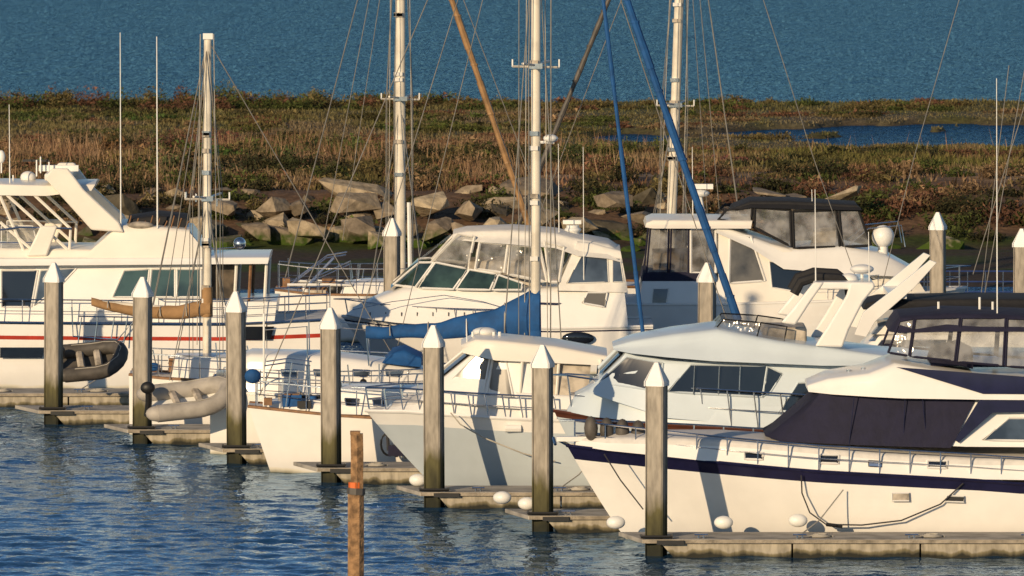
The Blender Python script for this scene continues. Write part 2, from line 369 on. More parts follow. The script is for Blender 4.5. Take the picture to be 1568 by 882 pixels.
def dinghy(name,c,L,W,r,m,yaw=0,tilt=0):
    e=empty(name,c); mb=MB(); pts=[]
    for i in range(25):
        t=i/24; a=math.pi*t-math.pi/2
        if t<.3: x=-L/2+L*.62*(t/.3); y=-W/2
        elif t>.7: x=-L/2+L*.62*((1-t)/.3); y=W/2
        else:
            q=(t-.3)/.4*math.pi-math.pi/2; x=L*.12+L*.38*math.cos(q); y=W/2*math.sin(q)
        z=.12*max(0,x/(L/2))**2*2
        pts.append((x,y,z))
    ro=lambda p:(c[0]+p[0]*math.cos(yaw)-p[1]*math.sin(yaw),c[1]+(p[0]*math.sin(yaw)+p[1]*math.cos(yaw))*math.cos(tilt)-p[2]*math.sin(tilt),c[2]+p[2]*math.cos(tilt)+(p[0]*math.sin(yaw)+p[1]*math.cos(yaw))*math.sin(tilt))
    mb.tube([ro(p) for p in pts],r,m,n=12)
    for k in(0,-1): mb.ell(ro(pts[k]),r*1.3,r*.9,r*.9,m)
    bot=[[ro((x,y*.9,-.12-.1*(1-abs(y)/(W/2)))) for y in (-W/2,-W/4,0,W/4,W/2)] for x in (-L/2,-L/4,0,L/4)]+[[ro((L*.46,y*.2,.02)) for y in (-W/2,-W/4,0,W/4,W/2)]]
    mb.grid(bot,'rubber_dark' if m=='rubber_dark' else 'white_plastic'); mb.make('tubes_and_floor',e)
    m2=MB(); 
    for x in(-L*.2,L*.1): m2.tube([ro((x,-W/2+r,.08)),ro((x,W/2-r,.08))],.07,'seat',n=6,squash=1.6)
    m2.tube([ro((-L/2-.1,0,.45)),ro((-L/2-.1,0,.05)),ro((-L/2-.15,0,-.35))],.09,'black',n=8); m2.ell(ro((-L/2-.12,0,.5)),.2,.14,.17,'black')
    m2.tube([ro(p[:2]+(p[2]+r,)) for p in pts[2:-2:2]],.015,'rope',n=4); m2.make('thwarts_and_outboard',e)
    return e
# ================================================================== B1 cockpit motor yacht, nearest
b=Boat('motor_yacht',206.1,2.15,[(868,682),(950,692),(1040,702),(1250,722),(1500,736),(1568,742),(1900,744)],980,
  levels=[(0,'hull_white'),(.5,'hull_white'),(.875,'navy_stripe'),(1,'')],n=40,te=(.40,.55),wlf=.8,rail='navy_stripe')
T=b.cabin('raised_foredeck',[(880,682,884,672,.1,.08),(930,690,935,670,.85,.72),(1000,697,1004,670,1.35,1.2),(1100,708,1103,673,1.78,1.62),(1195,717,1196,680,1.98,1.82),(1350,727,1350,694,2.08,1.95),(1500,734,1500,702,2.12,2.0),(1900,740,1900,704,2.1,2.0)],'gelcoat',r=.16,roofm='deck_nonskid')
w=MB()
for q in ([(1139,692),(1168,693),(1168,704),(1140,703)],[(1254,696),(1284,697),(1284,710),(1255,709)],[(1420,705),(1450,706),(1450,717),(1420,716)]): b.win(w,T,q,'glass_dark','gelcoat',fr=.03)
b.win(w,T,[(1330,705),(1350,706),(1350,715),(1330,714)],'chrome','black',fr=.01)
w.make('portlights',b.e)
HS=b.cabin('saloon',[(1180,664,1200,656,1.2,1.1),(1205,670,1268,598,1.55,1.25),(1300,676,1300,600,1.75,1.5),(1480,684,1480,612,1.85,1.7),(1760,686,1760,612,1.85,1.7)],'gelcoat',r=.12)
b.cabin('windshield_cover',[(1172,668,1196,654,1.28,1.16),(1196,676,1262,595,1.62,1.31),(1300,681,1298,598,1.81,1.55),(1385,684,1386,604,1.87,1.66),(1456,686,1494,611,1.9,1.75)],'canvas_navy',r=.1,camber=.1)
w=MB()
for uu,du in ((1383,3),(1300,8),(1420,-8)): b.tube(w,[(uu+du,606),(uu,682)],1.80,.012,'navy_stripe'); 
b.win(w,HS,[(1545,640),(1640,640),(1640,676),(1505,674)],'glass_blue','gelcoat',fr=.03)
w.make('saloon_windows',b.e)
w=MB(); b.outline(w,[(1500,612),(1640,612),(1640,630),(1520,632),(1468,678),(1462,674)],1.94,1.86,'navy_stripe'); w.make('swoosh_trim',b.e)
FB=b.cabin('flybridge_deck',[(1238,600,1236,590,1.0,.95),(1275,604,1268,580,1.7,1.45),(1340,608,1330,572,1.9,1.8),(1380,610,1370,556,1.95,1.8),(1500,612,1500,578,1.98,1.85),(1760,614,1760,578,1.98,1.85)],'gelcoat',r=.2)
w=MB(); b.win(w,FB,[(1372,562),(1640,582),(1640,604),(1505,603)],'navy_stripe',None,off=.02); w.make('coaming_stripe',b.e)
CS=b.cabin('helm_seat_cover',[(1425,560,1430,540,1.1,1.0),(1470,560,1470,530,1.1,1.0),(1490,565,1490,540,1.1,1.0)],'canvas_navy',r=.1)
EN=[(1352,562,1375,492,1.55,1.45),(1400,566,1400,487,1.75,1.6),(1500,572,1500,487,1.8,1.65),(1640,576,1640,492,1.8,1.65)]
S=[b.st(*q) for q in EN]; w=MB()
for q in ([(1378,492),(1400,488),(1392,545),(1360,540)],[(1402,488),(1470,487),(1462,553),(1394,546)],[(1473,487),(1540,487),(1536,560),(1465,554)],[(1543,488),(1620,490),(1620,566),(1540,561)]):
    b.win(w,S,q,'vinyl_clear','canvas_navy',off=0,fr=.03)
w.make('flybridge_enclosure',b.e)
b.cabin('bimini_top',[(1362,508,1368,494,1.3,1.2),(1378,510,1378,485,1.65,1.5),(1450,508,1450,480,1.75,1.6),(1560,508,1560,483,1.75,1.6),(1680,510,1680,490,1.75,1.6)],'canvas_navy',r=.2,camber=.06)
w=MB()
for u,vt in((1437,462),(1500,455),(1520,462)): b.tube(w,[(u,500),(u,vt)],.4,.03,'white_plastic',both=False)
w.ell(b.P(1440,498,.8),.22,.22,.14,'white_plastic')
b.tube(w,[(1322,572),(1332,563),(1345,566)],.6,.025,'chrome',both=False)
for u,v in((1322,575),(1300,578)): w.tube([b.P(u,v,.8),b.P(u,v-12,.8)],.06,'chrome',n=8)
antenna(w,b,1526,120,480,1.2); w.make('antennas_and_horn',b.e)
b.rails(.012,.78,.62,n=17,mids=1,r=.024)
# bow pulpit / anchor
w=MB(); p=b.P(868,672); w.box(p[0]-.25,p[0]+.9,b.yc-.16,b.yc+.16,p[2]-.05,p[2]+.06,'gelcoat')
w.tube([(p[0]-.2,b.yc,p[2]-.02),(p[0]+.3,b.yc,p[2]-.3)],.05,'chrome'); w.tube([(p[0]-.28,b.yc-.2,p[2]-.12),(p[0]-.32,b.yc,p[2]+.02),(p[0]-.28,b.yc+.2,p[2]-.12)],.04,'chrome')
for k in range(4):
    q=b.P(905+k*24,656+k*2,.35); w.ell(q,.17,.17,.3,'rubber_dark')
w.make('bow_pulpit_and_anchor',b.e)
w=MB(); 
b.tube(w,[(1227,728),(1228,755),(1240,785),(1265,803),(1320,804),(1380,797),(1440,772),(1475,740)],2.2,.02,'rope_dark',both=False)
b.tube(w,[(925,695),(950,735),(985,780)],1.9,.018,'rope_dark',both=False)
for q in ([(1366,755),(1392,755),(1392,767),(1366,767)],[(1450,759),(1476,760),(1476,769),(1448,768)]):
    pp=[b.P(u,v,2.16) for u,v in q]; w.add(pp,[(0,1,2,3)],'black' if q[0][0]>1400 else 'seat'); w.tube(pp+[pp[0]],.02,'gelcoat',n=4)
w.make('mooring_lines_and_vents',b.e)
w=MB(); w.tube([b.P(1265,803,2.3),b.P(1290,806,2.3)],.05,'black'); w.make('scupper',b.e)
# ================================================================== B2 flybridge sedan
b=Boat('flybridge_sedan_yacht',212.7,2.1,[(848,629),(900,637),(980,648),(1100,655),(1250,664),(1500,668),(1800,668)],955,
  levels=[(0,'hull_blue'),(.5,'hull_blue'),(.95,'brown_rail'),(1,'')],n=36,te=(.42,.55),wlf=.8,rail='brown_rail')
T=b.cabin('foredeck_trunk',[(868,630,880,606,.25,.2),(905,638,915,590,.9,.75),(960,644,965,596,1.4,1.25),(1100,652,1100,612,1.8,1.7),(1300,660,1300,615,1.9,1.8)],'gelcoat_shade_tint',r=.18,roofm='gelcoat_shade_tint')
HS=b.cabin('saloon',[(900,600,918,580,1.15,1.0),(915,606,958,540,1.4,1.15),(1020,640,1022,552,1.7,1.5),(1200,655,1200,556,1.8,1.62),(1380,660,1380,560,1.85,1.65),(1700,660,1700,562,1.85,1.65)],'gelcoat_shade_tint',r=.1)
w=MB()
b.win(w,HS,[(960,546),(1015,556),(1012,600),(915,586)],'glass_dark','gelcoat_shade_tint',fr=.03,n=10)
b.win(w,HS,[(1058,558),(1175,560),(1168,608),(1022,600)],'glass_dark','gelcoat_shade_tint',fr=.03)
b.win(w,HS,[(1175,561),(1198,572),(1180,600),(1167,608)],'glass_dark','gelcoat_shade_tint',fr=.02)
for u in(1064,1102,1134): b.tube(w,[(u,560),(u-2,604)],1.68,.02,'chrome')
b.win(w,HS,[(1222,586),(1275,584),(1258,612),(1192,634)],'glass_dark','gelcoat_shade_tint',fr=.03)
b.front(w,HS,'glass_dark',posts=2,pm='gelcoat_shade_tint'); w.make('saloon_windows',b.e)
b.cabin('flybridge',[(940,536,938,530,.7,.6),(965,541,968,522,1.5,1.2),(1020,547,1030,512,1.85,1.5),(1090,553,1098,504,1.95,1.6),(1190,557,1190,522,2.0,1.75),(1260,560,1262,532,2.0,1.8),(1370,560,1358,545,2.0,1.85),(1640,562,1640,548,2.0,1.85)],'gelcoat_shade_tint',r=.22)
w=MB()
S=[b.st(*q) for q in ((1085,510,1105,490,1.2,1.1),(1160,522,1165,496,1.5,1.4),(1260,530,1262,505,1.55,1.5))]
b.win(w,S,[(1108,489),(1165,494),(1158,520),(1092,508)],'vinyl_smoke','black',off=0)
b.win(w,S,[(1165,494),(1205,500),(1200,527),(1158,520)],'vinyl_smoke','black',off=0)
rows=[[(lerp(S[0][0],S[0][1],t),b.yc+lerp(-1,1,k/6)*1.2,lerp(S[0][2],S[0][3],t)) for k in range(7)] for t in(0,1)]
w.grid(rows,'vinyl_smoke'); w.make('flybridge_windscreen',b.e)
w=MB(); 
for u in(1185,1215): w.box(b.P(u,520)[0]-.3,b.P(u,520)[0]+.3,b.yc-1.0,b.yc+.9,b.P(u,525)[2],b.P(u,497)[2],'seat')
w.make('helm_seats',b.e,bevel=.06)
w=MB()
for sg in(1,-1):
    for (pts,m_) in (([(1248,530),(1272,492),(1296,452),(1302,432),(1338,432),(1340,440),(1322,462),(1300,505),(1290,532)],'gelcoat'),([(1196,494),(1222,462),(1246,432),(1262,432),(1240,464),(1218,498)],'gelcoat')):
        q=[(b.P(u,v,1.7)[0],b.P(u,v,1.7)[2]) for u,v in pts]; w.poly_ex(q,b.yc-sg*1.75,b.yc-sg*1.58,m_)
a0=b.P(1246,440,1.6); a1=b.P(1338,430,1.6)
w.box(a0[0],a1[0],b.yc-1.7,b.yc+1.7,a0[2]-.05,a0[2]+.14,'gelcoat')
w.make('radar_arch',b.e,bevel=.05)
w=MB()
b.tube(w,[(1216,450),(1226,432),(1250,424),(1285,426),(1303,440),(1306,458)],1.0,.12,'canvas_black',n=8)
q=b.P(1320,412); w.tube([(q[0],b.yc,q[2]-.35),q],.04,'white_plastic'); w.ell(q,.3,.3,.12,'white_plastic')
w.ell(b.P(1300,428,.8),.25,.25,.16,'white_plastic'); antenna(w,b,1248,290,430,1.5); antenna(w,b,1330,355,430,1.2)
for u,v in((1175,548),(1188,540),(1202,546)): w.tube([b.P(u,v,1.6),b.P(u,v-16,1.6)],.02,'chrome')
w.make('folded_bimini_and_radar',b.e)
b.rails(.03,.5,.95,n=11,mids=1,lean=.12,r=.024)
# ================================================================== B3 hardtop express cruiser
b=Boat('hardtop_express_cruiser',219.3,2.0,[(560,629),(620,630),(700,636),(800,642),(900,646),(1150,648)],705,
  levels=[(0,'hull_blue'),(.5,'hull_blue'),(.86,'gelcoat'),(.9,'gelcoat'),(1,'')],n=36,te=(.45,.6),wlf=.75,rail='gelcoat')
T=b.cabin('foredeck_trunk',[(585,628,600,621,.3,.2),(640,632,650,608,1.1,.9),(700,636,705,606,1.45,1.3),(790,642,790,612,1.65,1.5),(1100,645,1100,615,1.75,1.6)],'gelcoat',r=.2,roofm='deck_nonskid')
HS=b.cabin('wheelhouse',[(640,612,652,600,.9,.85),(652,616,735,533,1.2,1.0),(740,622,760,530,1.5,1.2),(792,626,775,540,1.62,1.35),(830,628,826,545,1.65,1.4)],'gelcoat',r=.08)
w=MB()
b.win(w,HS,[(728,545),(752,540),(740,606),(672,600)],'glass_tan','gelcoat',fr=.03)
b.win(w,HS,[(756,541),(774,546),(786,608),(746,606)],'glass_tan','gelcoat',fr=.03)
b.front(w,HS,'glass_tan',t0=.05,posts=1)
w.make('windshield',b.e)
b.cabin('cockpit_side',[(800,640,790,600,1.7,1.6),(870,642,870,606,1.75,1.65),(1100,645,1100,612,1.75,1.65)],'gelcoat',r=.1)
b.cabin('cockpit_bulkhead',[(826,606,826,552,1.5,1.4),(900,606,905,556,1.5,1.4)],'seat',r=.05)
b.cabin('hardtop',[(708,540,706,528,1.0,.9),(730,546,728,520,1.45,1.35),(760,552,760,521,1.6,1.45),(850,556,850,530,1.65,1.5),(930,560,930,545,1.6,1.5)],'gelcoat_warm',r=.14)
w=MB()
for u in(800,856,920): b.tube(w,[(u,550),(u-4,604)],1.55,.04,'gelcoat_warm')
w.tube([b.P(738,522),b.P(738,508)],.1,'white_plastic',n=8); w.ell(b.P(742,508),.32,.32,.12,'white_plastic')
for u in(724,756,765): w.tube([b.P(u,522,.5),b.P(u,508,.5)],.04,'white_plastic')
antenna(w,b,714,488,524,.9)
w.make('roof_gear',b.e)
w=MB()
q=b.P(786,656,1.93); w.tube([(q[0]-.16,q[1]-.02,q[2]),(q[0]+.16,q[1]-.02,q[2])],.07,'black',n=8); w.tube([(q[0]-.2,q[1],q[2]),(q[0]+.2,q[1],q[2])],.1,'gelcoat',n=8)
b.tube(w,[(690,632),(705,650),(740,670),(800,694),(850,706)],2.05,.02,'rope',both=False)
w.make('hawse_and_line',b.e)
b.rails(.01,.5,.6,n=11,mids=1,lean=.1,r=.024)
# ================================================================== B4 sailing yacht with blue sail cover (bow right)
b=Boat('sailing_yacht_blue_cover',226.8,1.75,[(1180,628),(1050,636),(850,644),(650,644),(520,638),(440,632),(378,627)],1120,
  levels=[(0,'hull_white'),(.12,'hull_white'),(.3,'hull_white'),(.8,'hull_white'),(.93,'hull_white'),(1,'')],n=30,te=(.5,.6),wlf=.7,taper=.62,rakestern=.7,rail='teak',deckm='deck_nonskid')
T=b.cabin('coachroof',[(1000,640,995,622,.7,.6),(900,640,900,606,1.1,.95),(700,640,700,598,1.25,1.1),(520,634,520,596,1.15,1.0),(505,634,512,600,1.1,.95)],'gelcoat',r=.14)
w=MB()
for u in(528,570,612,680,730): b.win(w,T,[(u,610),(u+22,611),(u+20,622),(u+2,621)],'glass_dark','chrome')
w.make('coachroof_windows',b.e)
b.cabin('cockpit_coaming',[(500,634,498,618,1.1,1.0),(430,632,432,616,.8,.75),(405,630,410,618,.6,.5)],'gelcoat',r=.1)
mast(b,820,600,821,-400,.135,spr=(100,-150),fore=b.x0-.4,aft=b.x1+.3,w=1.6)
boom(b,1.25,.22,'canvas_blue',826,512,560,512)
w=MB(); b.outline(w,[(813,450),(828,450),(829,524),(811,520)],.16,-.16,'canvas_blue'); w.make('mast_collar_cover',b.e,bevel=.05)
furled(b,[(905,-158),(985,515),(1000,570)],.055,'canvas_blue','furled_staysail')
furled(b,[(880,-230),(960,0),(1130,490),(1165,595)],.10,'canvas_blue','furled_genoa')
w=MB(); q=b.P(843,212); w.tube([(q[0]-.3,b.yc,q[2]-.1),(q[0]+.1,b.yc,q[2]-.1)],.04,'white_plastic'); w.ell(q,.2,.2,.11,'white_plastic'); w.make('radome',b.e)
b.rails(.55,.985,.7,n=9,mids=1); b.rails(.05,.5,.65,n=8,mids=1,name='lifelines')
b.clutter(b.x1+.5,b.P(640,600)[0],1.0,44,seed=5,zoff=.1)
w=MB(); 
q=b.P(432,600,.0); w.tube([(q[0]+.5*math.cos(a),b.yc-.05,q[2]+.35*math.sin(a)) for a in [k*math.pi/8 for k in range(17)]],.02,'chrome',n=5)
b.tube(w,[(470,560),(474,630)],.9,.03,'chrome'); b.tube(w,[(404,480),(404,640)],.6,.03,'white_plastic',both=False); w.ell(b.P(387,576,.7),.22,.2,.2,'canvas_blue')
b.tube(w,[(405,560),(440,555),(475,560)],.8,.02,'chrome')
w.make('wheel_and_stern_gear',b.e)
# dark outboard bracket gear at the finger
w=MB(); y=b.yc-2.3
for u,v0,v1 in((592,650,690),(604,645,700),(618,655,702),(632,660,700)): w.tube([(xx(u,v0,y),y,zz(v0,y)),(xx(u+3,v1,y),y,zz(v1,y))],.05,'rope_dark',n=6)
for u,v in((622,672),(640,690),(606,690)): w.box(xx(u,v,y)-.2,xx(u,v,y)+.2,y-.1,y+.2,zz(v+8,y),zz(v-8,y),'canvas_navy')
w.tube([(xx(596,680,y)+.22*math.cos(a*.4),y,zz(680,y)+.3*math.sin(a*.4)) for a in range(17)],.03,'black',n=5)
w.make('outboard_and_gear',b.e)
# ================================================================== B5 sloop w/ dodger, row behind
b=Boat('sailing_sloop',233,1.7,[(760,596),(650,602),(500,606),(380,604),(320,600)],740,te=(.5,.6),wlf=.75,taper=.4,rail='gelcoat',n=24)
T=b.cabin('coachroof',[(700,600,690,588,.7,.6),(640,602,630,560,1.1,.95),(500,604,500,545,1.25,1.1),(380,602,384,542,1.2,1.05),(362,602,370,548,1.1,.95)],'gelcoat',r=.22)
w=MB()
for u in(430,480,540,590): b.win(w,T,[(u,566),(u+26,567),(u+24,577),(u+2,576)],'glass_blue','chrome')
w.make('coachroof_windows',b.e)
b.cabin('dodger',[(585,556,600,540,1.1,.9),(620,560,620,536,1.15,1.0),(645,562,645,548,1.1,1.0)],'canvas_blue',r=.2)
b.rails(.05,.95,.65,n=14,mids=1,name='lifelines'); b.clutter(b.x0,b.x1,1.1,46,seed=9,zoff=.15)
w=MB()
for pts_ in ([(405,600),(405,505),(470,500),(472,600)],[(500,560),(505,500),(560,505),(565,560)]): b.tube(w,pts_,1.1,.022,'chrome')
w.make('stern_frames',b.e)
dinghy('inflatable_dinghy',(xx(292,600,231.5),231.2,zz(612,231.2)),2.1,1.25,.24,'rubber_grey',yaw=math.radians(14),tilt=math.radians(22))
# ================================================================== B5b sloop with tan sail cover, mast at left
b=Boat('sailing_yacht_tan_cover',239.5,1.6,[(640,578),(500,582),(340,584),(240,580),(196,576)],610,te=(.5,.6),wlf=.75,taper=.4,rail='teak',n=24)
T=b.cabin('coachroof',[(560,580,550,566,.6,.5),(480,581,470,552,1.0,.9),(340,582,340,548,1.1,1.0),(262,580,268,548,1.0,.9)],'gelcoat',r=.12)
mast(b,317,560,318,52,.125,spr=(303,),fore=b.x0-.4,aft=b.x1+.3,w=1.5)
boom(b,.36,.12,'canvas_tan',322,478,140,462,wob=.5,pw=1.0,droop=.22)
w=MB(); q=b.P(367,373); w.ell(q,.18,.18,.18,'chrome'); w.tube([(b.P(318,380)[0],b.yc,b.P(318,382)[2]),(q[0],b.yc,q[2]-.1)],.02,'chrome')
for u,v in((285,300),(300,303),(332,310)): w.tube([b.P(u,v+6),b.P(u,v-6)],.03,'chrome',n=5)
w.box(b.P(311,60)[0],b.P(326,60)[0],b.yc-.12,b.yc+.12,b.P(318,60)[2],b.P(318,51)[2],'gelcoat')
w.tube([b.P(317,440,0),b.P(317,485,0)],.17,'canvas_tan',n=10); w.make('mast_fittings',b.e)
b.rails(.1,.97,.65,n=12,mids=1,name='lifelines'); b.clutter(b.x0,b.x1,1.0,40,seed=12,zoff=.1)
dinghy('hoisted_inflatable',(xx(140,552,246),246.5,zz(553,246.5)),1.7,1.1,.21,'rubber_dark',yaw=math.radians(8),tilt=math.radians(35))
# ================================================================== B7 big flybridge yacht at left
b=Boat('flybridge_motor_yacht',258.5,2.4,[(-420,470),(-200,486),(0,494),(200,496),(350,497),(505,490)],-380,
  levels=[(0,'hull_white'),(.6,'hull_white'),(.785,'red_stripe'),(.835,'gelcoat'),(1,'')],n=30,te=(.4,.55),wlf=.85,rail='chrome')
HS=b.cabin('saloon',[(-150,485,-120,410,1.6,1.3),(0,492,0,404,1.95,1.75),(310,494,312,404,2.05,1.85),(318,494,320,404,2.05,1.85)],'gelcoat',r=.08)
w=MB()
b.win(w,HS,[(2,414),(58,414),(48,470),(2,470)],'glass_dark','gelcoat',fr=.03)
b.win(w,HS,[(-60,414),(-4,414),(-4,470),(-70,470)],'glass_dark','gelcoat',fr=.03)
b.win(w,HS,[(62,414),(118,410),(90,440),(52,468)],'glass_blue','gelcoat',fr=.03)
b.win(w,HS,[(232,412),(268,412),(268,455),(228,455)],'glass_green','gelcoat',fr=.03)
b.win(w,HS,[(271,412),(308,412),(308,455),(271,455)],'glass_green','gelcoat',fr=.03)
b.win(w,HS,[(190,414),(229,412),(224,455),(172,455)],'glass_green','gelcoat',fr=.03)
w.make('saloon_windows',b.e)
b.cabin('aft_cockpit_interior',[(320,494,320,406,1.6,1.5),(358,494,358,406,1.6,1.5)],'interior',r=.02)
b.cabin('cockpit_bulwark',[(318,494,318,460,2.1,2.05),(420,494,424,462,2.1,2.0)],'gelcoat',r=.06)
w=MB()
for u in(362,384,408): b.tube(w,[(u,404),(u-3,462)],1.95,.05,'gelcoat_warm' if u!=384 else 'teak')
w.make('cockpit_posts',b.e)
b.cabin('flybridge_floor',[(-160,408,-165,402,1.5,1.4),(0,407,0,396,2.2,2.1),(410,404,412,394,2.2,2.1)],'gelcoat',r=.06)
b.cabin('flybridge_coaming',[(-120,400,-90,372,1.6,1.4),(0,400,10,380,1.9,1.75),(130,398,140,382,2.0,1.85),(150,398,182,345,2.05,1.85),(240,398,240,347,2.05,1.85),(300,398,290,352,2.05,1.85),(326,397,318,392,2.0,1.9)],'gelcoat_warm',r=.2)
w=MB()
for sg in(1,-1):
    for pts in ([(140,352),(68,272),(80,258),(104,258),(128,290),(182,340),(190,356)],[(40,392),(62,346),(88,346),(72,392)]):
        q=[(b.P(u,v,1.9)[0],b.P(u,v,1.9)[2]) for u,v in pts]; w.poly_ex(q,b.yc-sg*1.95,b.yc-sg*1.75,'gelcoat_warm')
q0=b.P(68,272,1.9);q1=b.P(108,262,1.9); w.box(q0[0],q1[0],b.yc-1.9,b.yc+1.9,q0[2]-.1,q0[2]+.12,'gelcoat_warm'); w.make('radar_arch',b.e,bevel=.05)
b.cabin('hardtop',[(-120,296,-120,286,1.5,1.4),(0,299,0,282,1.8,1.7),(70,300,70,284,1.8,1.7),(140,292,146,282,1.5,1.4)],'gelcoat_warm',r=.06)
w=MB()
for a in ([(0,300),(40,392)],[(10,298),(110,388)],[(52,298),(108,350),(106,390)],[(0,340),(60,392)]): b.tube(w,a,1.7,.05,'gelcoat_warm')
b.tube(w,[(0,372),(60,372)],1.7,.03,'chrome'); b.tube(w,[(0,352),(30,348),(110,350)],1.8,.03,'chrome')
S=[b.st(*q) for q in ((-60,388,-50,345,1.6,1.4),(130,388,130,345,1.8,1.6))]
b.win(w,S,[(2,346),(50,346),(60,384),(2,384)],'vinyl_clear','gelcoat',off=0)
w.ell(b.P(43,272),.24,.24,.2,'white_plastic'); w.tube([b.P(43,285),b.P(43,275)],.12,'white_plastic',n=10)
q=b.P(90,258); w.box(q[0]-.6,q[0]+.6,b.yc-.12,b.yc+.12,q[2]-.08,q[2]+.1,'white_plastic'); w.ell((q[0],b.yc,q[2]-.25),.28,.28,.2,'white_plastic')
for u,v in((56,245),(62,240),(75,248),(20,268),(2,240)): w.tube([b.P(u,v+25,.4),b.P(u,v,.4)],.025,'white_plastic',n=5)
w.ell(b.P(2,240,.4),.12,.12,.2,'white_plastic')
q=b.P(55,246); w.box(q[0]-.4,q[0]+.4,b.yc-.05,b.yc+.05,q[2]-.03,q[2]+.03,'black')
antenna(w,b,184,50,345,1.8,.024); antenna(w,b,240,56,350,1.8,.028); antenna(w,b,14,160,285,1.2,.02)
w.make('flybridge_frame_and_radar',b.e)
b.cabin('folded_canvas',[(192,350,196,336,1.3,1.2),(240,350,240,330,1.4,1.3),(286,352,284,334,1.3,1.2)],'canvas_black',r=.08)
w=MB(); 
for k in range(9):
    u=195+k*11; q=b.P(u,352,1.6); w.tube([q,b.P(u+6,330+(k%3)*4,1.6)],.02,'teak')
w.ell(b.P(215,345,1.7),.4,.2,.12,'seat'); w.make('flybridge_gear',b.e)
w=MB()
y=b.yc-2.42
for u0,u1,va,vb in((0,70,532,548),(350,420,500,520),(-80,-20,532,548)):
    w.add([(xx(u0,va,y),y,zz(va,y)),(xx(u1,va,y),y,zz(va,y)),(xx(u1-6,vb,y),y,zz(vb,y)),(xx(u0,vb,y),y,zz(vb,y))],[(0,1,2,3)],'glass_dark')
w.make('hull_windows',b.e)
b.rails(.72,.995,.75,n=8,mids=2); b.rails(.05,.7,.7,n=16,mids=1)
w=MB()
b.tube(w,[(110,470),(112,515),(180,520),(210,486),(120,484)],2.6,.025,'chrome',both=False)
for u in(125,150,175,195): b.tube(w,[(u,486),(u-6,530)],2.6,.02,'chrome',both=False)
w.make('boarding_gate',b.e)
# ================================================================== B6 express cruiser with canvas enclosure
b=Boat('express_cruiser',264.5,2.2,[(524,484),(570,491),(620,496),(700,500),(850,503),(1000,500)],600,
  levels=[(0,'hull_white'),(.5,'hull_white'),(.93,'navy_stripe'),(.955,'gelcoat'),(1,'')],n=34,te=(.5,.6),wlf=.8,rail='gelcoat')
T=b.cabin('foredeck',[(530,482,540,474,.35,.2),(560,488,572,458,1.2,.8),(605,494,620,440,1.75,1.3),(660,498,680,436,2.0,1.65),(740,500,760,438,2.12,1.85),(820,502,820,442,2.15,1.95),(962,500,955,436,2.15,1.95)],'gelcoat',r=.4,camber=.05)
WS=[(598,442,640,402,.9,.8),(630,446,665,400,1.45,1.1),(690,446,715,410,1.85,1.5),(760,445,775,420,2.0,1.75),(815,444,812,436,2.05,1.95)]
S=[b.st(*q) for q in WS]; w=MB()
for q in ([(642,402),(664,402),(636,440),(602,436)],[(667,402),(716,412),(694,443),(640,441)],[(719,413),(760,420),(750,444),(698,443)],[(763,421),(800,434),(798,444),(754,444)]): b.win(w,S,q,'glass_green','gelcoat',off=0,fr=.035)
rows=[[(lerp(S[0][0],S[0][1],t),b.yc+lerp(-1,1,k/6)*.9,lerp(S[0][2],S[0][3],t)+.1*math.sin(math.pi*k/6)) for k in range(7)] for t in(0,.5,1)]
w.grid(rows,'glass_green'); w.make('windshield',b.e)
CT=[(640,402,690,362,.85,.8),(668,404,705,356,1.2,1.1),(720,416,730,358,1.6,1.45),(830,436,834,362,1.95,1.6),(862,440,868,364,2.0,1.65)]
S=[b.st(*q) for q in CT]; w=MB()
b.cabin('inner_helm',[(700,440,720,400,1.0,.9),(830,440,820,398,1.2,1.1)],'seat',r=.1)
for q in ([(702,358),(727,362),(716,412),(660,402)],[(735,370),(778,374),(772,418),(728,412)],[(783,374),(826,378),(838,432),(778,420)],[(834,370),(864,378),(856,432),(842,432)]): b.win(w,S,q,'vinyl_clear','canvas_white',off=0,fr=.045)
rows=[[(lerp(S[0][0],S[0][1],t),b.yc+lerp(-1,1,k/6)*.85,lerp(S[0][2],S[0][3],t)) for k in range(7)] for t in(0,.5,1)]
w.grid(rows,'vinyl_clear'); w.make('canvas_enclosure',b.e)
b.cabin('soft_top',[(692,366,694,358,.9,.8),(712,369,715,354,1.45,1.2),(780,374,785,352,1.7,1.4),(850,380,850,357,1.75,1.45),(885,392,888,366,1.8,1.5),(930,396,932,374,1.8,1.5),(952,402,950,386,1.75,1.5)],'canvas_white',r=.2,camber=.1)
AF=b.cabin('aft_curtain',[(852,445,884,370,2.0,1.6),(900,446,905,372,2.0,1.6),(962,448,950,384,1.95,1.6)],'canvas_white',r=.1)
w=MB()
b.win(w,AF,[(890,392),(930,392),(932,432),(868,434)],'glass_blue','canvas_white',off=.012,fr=.02)
b.win(w,AF,[(938,394),(950,396),(955,432),(938,432)],'glass_blue','canvas_white',off=.012,fr=.02)
w.make('curtain_windows',b.e)
w=MB()
b.win(w,T,[(900,448),(930,448),(926,470),(892,464)],'glass_tan','gelcoat',fr=.03)
b.win(w,T,[(800,462),(860,464),(852,467),(800,465)],'navy_stripe',None)
b.tube(w,[(540,474),(600,462),(680,452),(740,462),(800,480)],2.05,.012,'chrome')
for k in range(10): 
    u=566+k*24; b.win(w,T,[(u,478),(u+1.5,478),(u+1.5,484),(u,484)],'black',None,n=1)
w.ell(b.P(877,352,.2),.26,.26,.12,'white_plastic'); w.tube([b.P(877,368,.2),b.P(877,345,.2)],.2,'gelcoat',n=12); w.box(b.P(862,345)[0],b.P(890,345)[0],b.yc-.1,b.yc+.1,b.P(870,343)[2],b.P(870,337)[2],'white_plastic')
antenna(w,b,893,225,440,1.9,.018); antenna(w,b,855,220,360,1.0,.018)
w.make('brightwork_and_radar',b.e)
b.rails(.02,.55,.55,n=9,mids=0,lean=.1)
